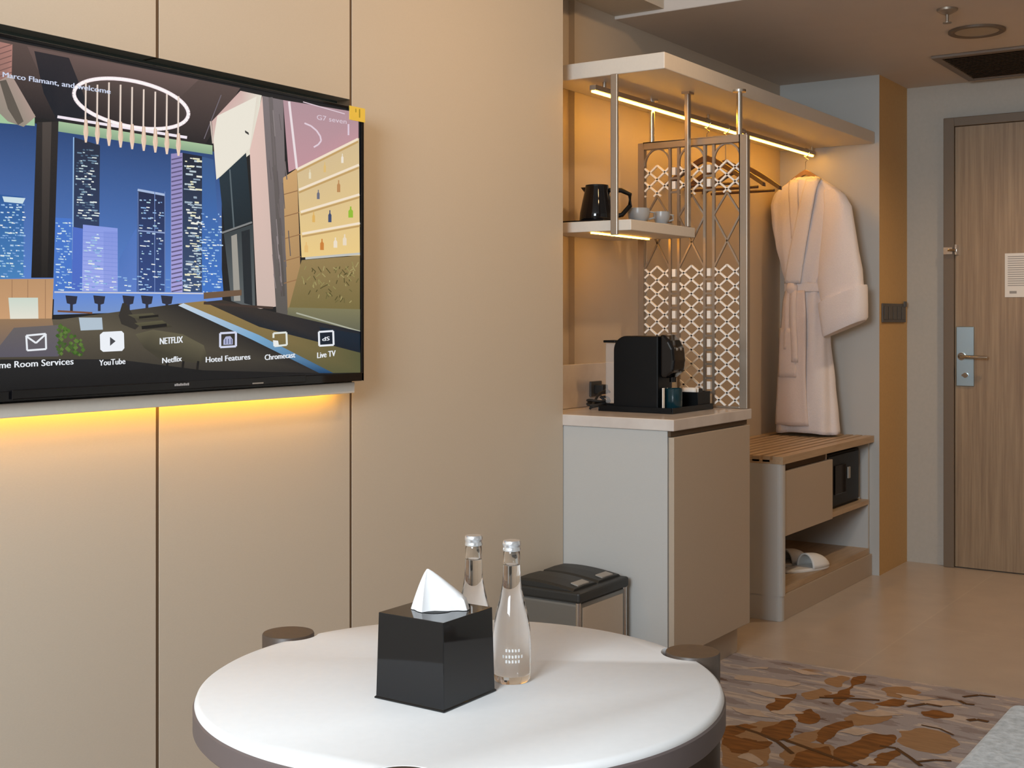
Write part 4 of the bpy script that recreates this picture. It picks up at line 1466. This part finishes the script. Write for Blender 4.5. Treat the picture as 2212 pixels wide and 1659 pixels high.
for k in range(18):
    x = VX0 + 0.05 + k * 0.0305
    sl.prism([(x, LOWZ - 0.010), (x + 0.020, LOWZ - 0.0035), (x + 0.022, LOWZ - 0.0045), (x + 0.002, LOWZ - 0.011)], VY0 + .035, VY1 - .035, 'y')
sl.build('vent_slats', M['vent'], vt)

for x, y, p in DOWNLIGHTS + [(5.45, 0.95, 0)]:
    zc = TOPZ if x < ENTX else LOWZ
    struct(MB().lathe([(0.050, zc - 0.0005), (0.050, zc - 0.006), (0.036, zc - 0.006), (0.034, zc - 0.0005)], x, y, 24).build('trim_2', M['vent_edge']))

# ------------------------------------------------------------------ waste bin
wb = thing('waste_bin', (3.40, 2.09, 0.0045), 'two compartment pedal bin with black lids beside the cabinet', 'bin')
WX0, WX1, WY0_, WY1_ = 3.265, 3.575, 1.968, 2.215
MB().box(WX0 + 0.008, WX1 - 0.008, WY0_ + 0.008, WY1_ - 0.006, 0.0045, 0.338).build('bin_body', M['grey_bin'], wb, bevel=0.012, seg=3)
MB().box(WX0 + 0.03, WX1 - 0.03, WY0_ + 0.0065, WY0_ + 0.008, 0.03, 0.32).build('front_panel', M['front'], wb)
for x, y in ((WX0 + 0.012, WY0_ + 0.012), (WX1 - 0.012, WY0_ + 0.012)):
    MB().cyl((x, y, 0.0045), (x, y, 0.338), 0.0085, 16).build('corner_post', M['chrome'], wb)
MB().box(WX0, WX1, WY0_, WY1_, 0.338, 0.371).build('rim', M['bin_black'], wb, bevel=0.008, seg=3)
for k in range(2):
    a = WX0 + 0.008 + k * 0.1495
    b = a + 0.1435
    rings = []
    for i in range(13):
        t = i / 12
        y = WY0_ + 0.028 + (WY1_ - 0.012 - WY0_ - 0.028) * t
        h = 0.375 + 0.017 * math.sin(math.pi * (0.05 + 0.62 * t))
        rings.append([(a, y, 0.3705), (b, y, 0.3705), (b, y, h - 0.006), (b - 0.010, y, h), ((a + b) / 2, y, h + 0.002), (a + 0.010, y, h), (a, y, h - 0.006)])
    lm = MB().loops(rings)
    lm.sm = [False] * len(lm.sm)
    li = lm.build('lid', M['bin_black'], wb, bevel=0.002)
    MB().prism([(WY0_ + 0.034, 0.3785), (WY0_ + 0.060, 0.3845), (WY0_ + 0.060, 0.3885), (WY0_ + 0.034, 0.3835)], (a + b) / 2 - 0.034, (a + b) / 2 + 0.034, 'x').build('lid_tab', M['grey_tab'], li, bevel=0.001)
MB().box((WX0 + WX1) / 2 - 0.05, (WX0 + WX1) / 2 + 0.05, WY0_ - 0.03, WY0_ + 0.01, 0.012, 0.02).build('pedal', M['bin_black'], wb, bevel=0.003)

# ------------------------------------------------------------------ round table and what stands on it
TX, TY, TZ = 1.684, 1.244, 0.600
tb = thing('round_table', (TX, TY, 0.0045), 'round white topped table with dark cylindrical legs', 'table')
LEGS = [(1.748, 1.702), (2.058, 1.003), (1.272, 1.038)]


def disc_outline(r, lr):
    pts = []
    for k in range(360):
        a = 2 * math.pi * k / 360
        rad = r
        d = Vector((math.cos(a), math.sin(a)))
        for lx, ly in LEGS:
            L = Vector((lx - TX, ly - TY))
            b = d.dot(L)
            q = b * b - L.length_squared + lr * lr
            if q > 0 and b > 0:
                rad = min(rad, b - math.sqrt(q))
        pts.append((TX + d.x * rad, TY + d.y * rad))
    return pts


rs = [(0.418, 0.580), (0.429, 0.582), (0.431, 0.590), (0.4285, 0.5965), (0.423, 0.600)]
MB().loops([[(x, y, z) for x, y in disc_outline(r, 0.053 + (0.431 - r) * 0.5)] for r, z in rs]).build('tabletop', M['white_top'], tb)
es = [(0.41, 0.548), (0.430, 0.548), (0.4335, 0.552), (0.4335, 0.585), (0.428, 0.5895)]
MB().loops([[(x, y, z) for x, y in disc_outline(r, 0.0515)] for r, z in es]).build('edge_band', M['taupe_edge'], tb)
for lx, ly in LEGS:
    MB().lathe([(0, 0.0045), (0.047, 0.0045), (0.049, 0.007), (0.049, 0.6000), (0.0475, 0.6025), (0, 0.6025)], lx, ly, 48).build('leg', M['bronze_leg'], tb)

tx = thing('tissue_box', (1.597, 1.230, 0.6003), 'glossy black cube tissue box on the round table', 'tissue box')
bx0, bx1, by0, by1 = 1.527, 1.667, 1.161, 1.300
bo = MB()
vb = [(bx0, by0), (bx1, by0), (bx1, by1), (bx0, by1)]
bo.loops([[(x, y, 0.6003) for x, y in vb], [(x, y, 0.6030) for x, y in vb], [(bx0 + 0.002, by0 + 0.002, 0.6035), (bx1 - 0.002, by0 + 0.002, 0.6035), (bx1 - 0.002, by1 - 0.002, 0.6035), (bx0 + 0.002, by1 - 0.002, 0.6035)],
          [(bx0 + 0.005, by0 + 0.005, 0.736), (bx1 - 0.005, by0 + 0.005, 0.736), (bx1 - 0.005, by1 - 0.005, 0.736), (bx0 + 0.005, by1 - 0.005, 0.736)]])
for k in range(len(bo.sm)):
    bo.sm[k] = False
bo.build('box', M['black_gloss'], tx, bevel=0.004, seg=3)
sl_ = MB()
sl_.lathe([(0, 0.7362), (0.030, 0.7362), (0.030, 0.7366), (0, 0.7366)], 1.597, 1.232, 32)
sl_.build('opening', M['black_matte'], tx)
# tissue: a folded peak standing out of the opening
rows = []
tcx, tcy = 1.597, 1.232
uw = Vector((math.sin(YAW), -math.cos(YAW), 0))
dw_ = Vector((math.cos(YAW), math.sin(YAW), 0))
NP = 28
for i in range(12):
    t = i / 11
    ring = []
    for k in range(NP):
        a = 2 * math.pi * k / NP
        rad = (1 - t) ** 0.85
        ru = 0.040 * rad + 0.0015
        rd = 0.017 * rad + 0.0012
        u = ru * math.cos(a) * (1 + 0.10 * math.sin(3 * a + 1)) - 0.012 * t + 0.010 * (1 - t) * max(0, math.cos(a))
        d = rd * math.sin(a) * (1 - 0.35 * math.exp(-((math.cos(a) + 0.15) / 0.16) ** 2)) + 0.005 * math.sin(4 * a + 2 * t) * rad + 0.003 * math.sin(7 * a) * rad
        z = 0.7368 + 0.064 * t + 0.012 * (1 - t) * max(0, math.cos(a)) * (t > 0)
        p = Vector((tcx, tcy, 0)) + uw * u + dw_ * d
        ring.append((p.x, p.y, z))
    rows.append(ring)
MB().loops(rows).build('tissue', M['tissue'], tx)


def bottle(x, y, lab):
    t = thing('water_bottle', (x, y, 0.6003), lab, 'bottle', 'water bottles on the round table')
    z0 = 0.6003
    prof = [(0, z0 + 0.002), (0.022, z0 + 0.0005), (0.0275, z0), (0.0310, z0 + 0.004), (0.0322, z0 + 0.012), (0.0325, z0 + 0.045), (0.0322, z0 + 0.070), (0.0305, z0 + 0.090), (0.0270, z0 + 0.110),
            (0.0220, z0 + 0.130), (0.0178, z0 + 0.148), (0.0156, z0 + 0.162), (0.0149, z0 + 0.176), (0.0142, z0 + 0.196), (0.0138, z0 + 0.212), (0.0128, z0 + 0.2155), (0.0112, z0 + 0.2155),
            (0.0112, z0 + 0.2120), (0.0118, z0 + 0.196), (0.0122, z0 + 0.193), (0.010, z0 + 0.1915), (0, z0 + 0.1912)]
    MB().lathe(prof, x, y, 48).build('glass_body', M['bottle'], t)
    MB().lathe([(0, z0 + 0.2158), (0.0150, z0 + 0.2158), (0.0152, z0 + 0.218), (0.0142, z0 + 0.2205), (0.0142, z0 + 0.223), (0.0153, z0 + 0.2255), (0.0150, z0 + 0.230), (0.0135, z0 + 0.2325), (0, z0 + 0.233)], x, y, 40).build('cap', M['cap'], t)
    d0 = math.atan2(-y, -x)
    em = MB()
    for r_, z, n in ((0.0329, 0.655, 5), (0.0329, 0.645, 7), (0.0329, 0.637, 5)):
        for k in range(n):
            a = d0 + (k - (n - 1) / 2) * 0.16
            c, sn = math.cos(a), math.sin(a)
            c2, s2 = math.cos(a + 0.09), math.sin(a + 0.09)
            em.add([(x + r_ * c, y + r_ * sn, z), (x + r_ * c2, y + r_ * s2, z), (x + r_ * c2, y + r_ * s2, z + 0.005 - 0.001 * (k % 2)), (x + r_ * c, y + r_ * sn, z + 0.005)], [(0, 1, 2, 3)])
    em.build('etched_mark', M['etched'], t)


bottle(1.731, 1.175, 'clear water bottle standing beside the tissue box, nearer one')
bottle(1.735, 1.256, 'clear water bottle half hidden behind the tissue box')

# ------------------------------------------------------------------ bed corner
bd = thing('bed', (1.5, -0.4, 0.0045), 'bed with pale grey blanket at the lower right corner', 'bed')
MB().box(0.72, 2.385, -1.6, 0.50, 0.10, 0.30).build('bed_base', M['front'], bd, bevel=0.01)
MB().box(0.70, 2.405, -1.62, 0.535, 0.28, 0.505).build('blanket', M['bed'], bd, bevel=0.018, seg=4)
for x, y in ((0.80, 0.42), (2.30, 0.42), (0.80, -1.5), (2.30, -1.5)):
    MB().cyl((x, y, 0.0045), (x, y, 0.10), 0.03, 16).build('leg', M['bronze_leg'], bd)
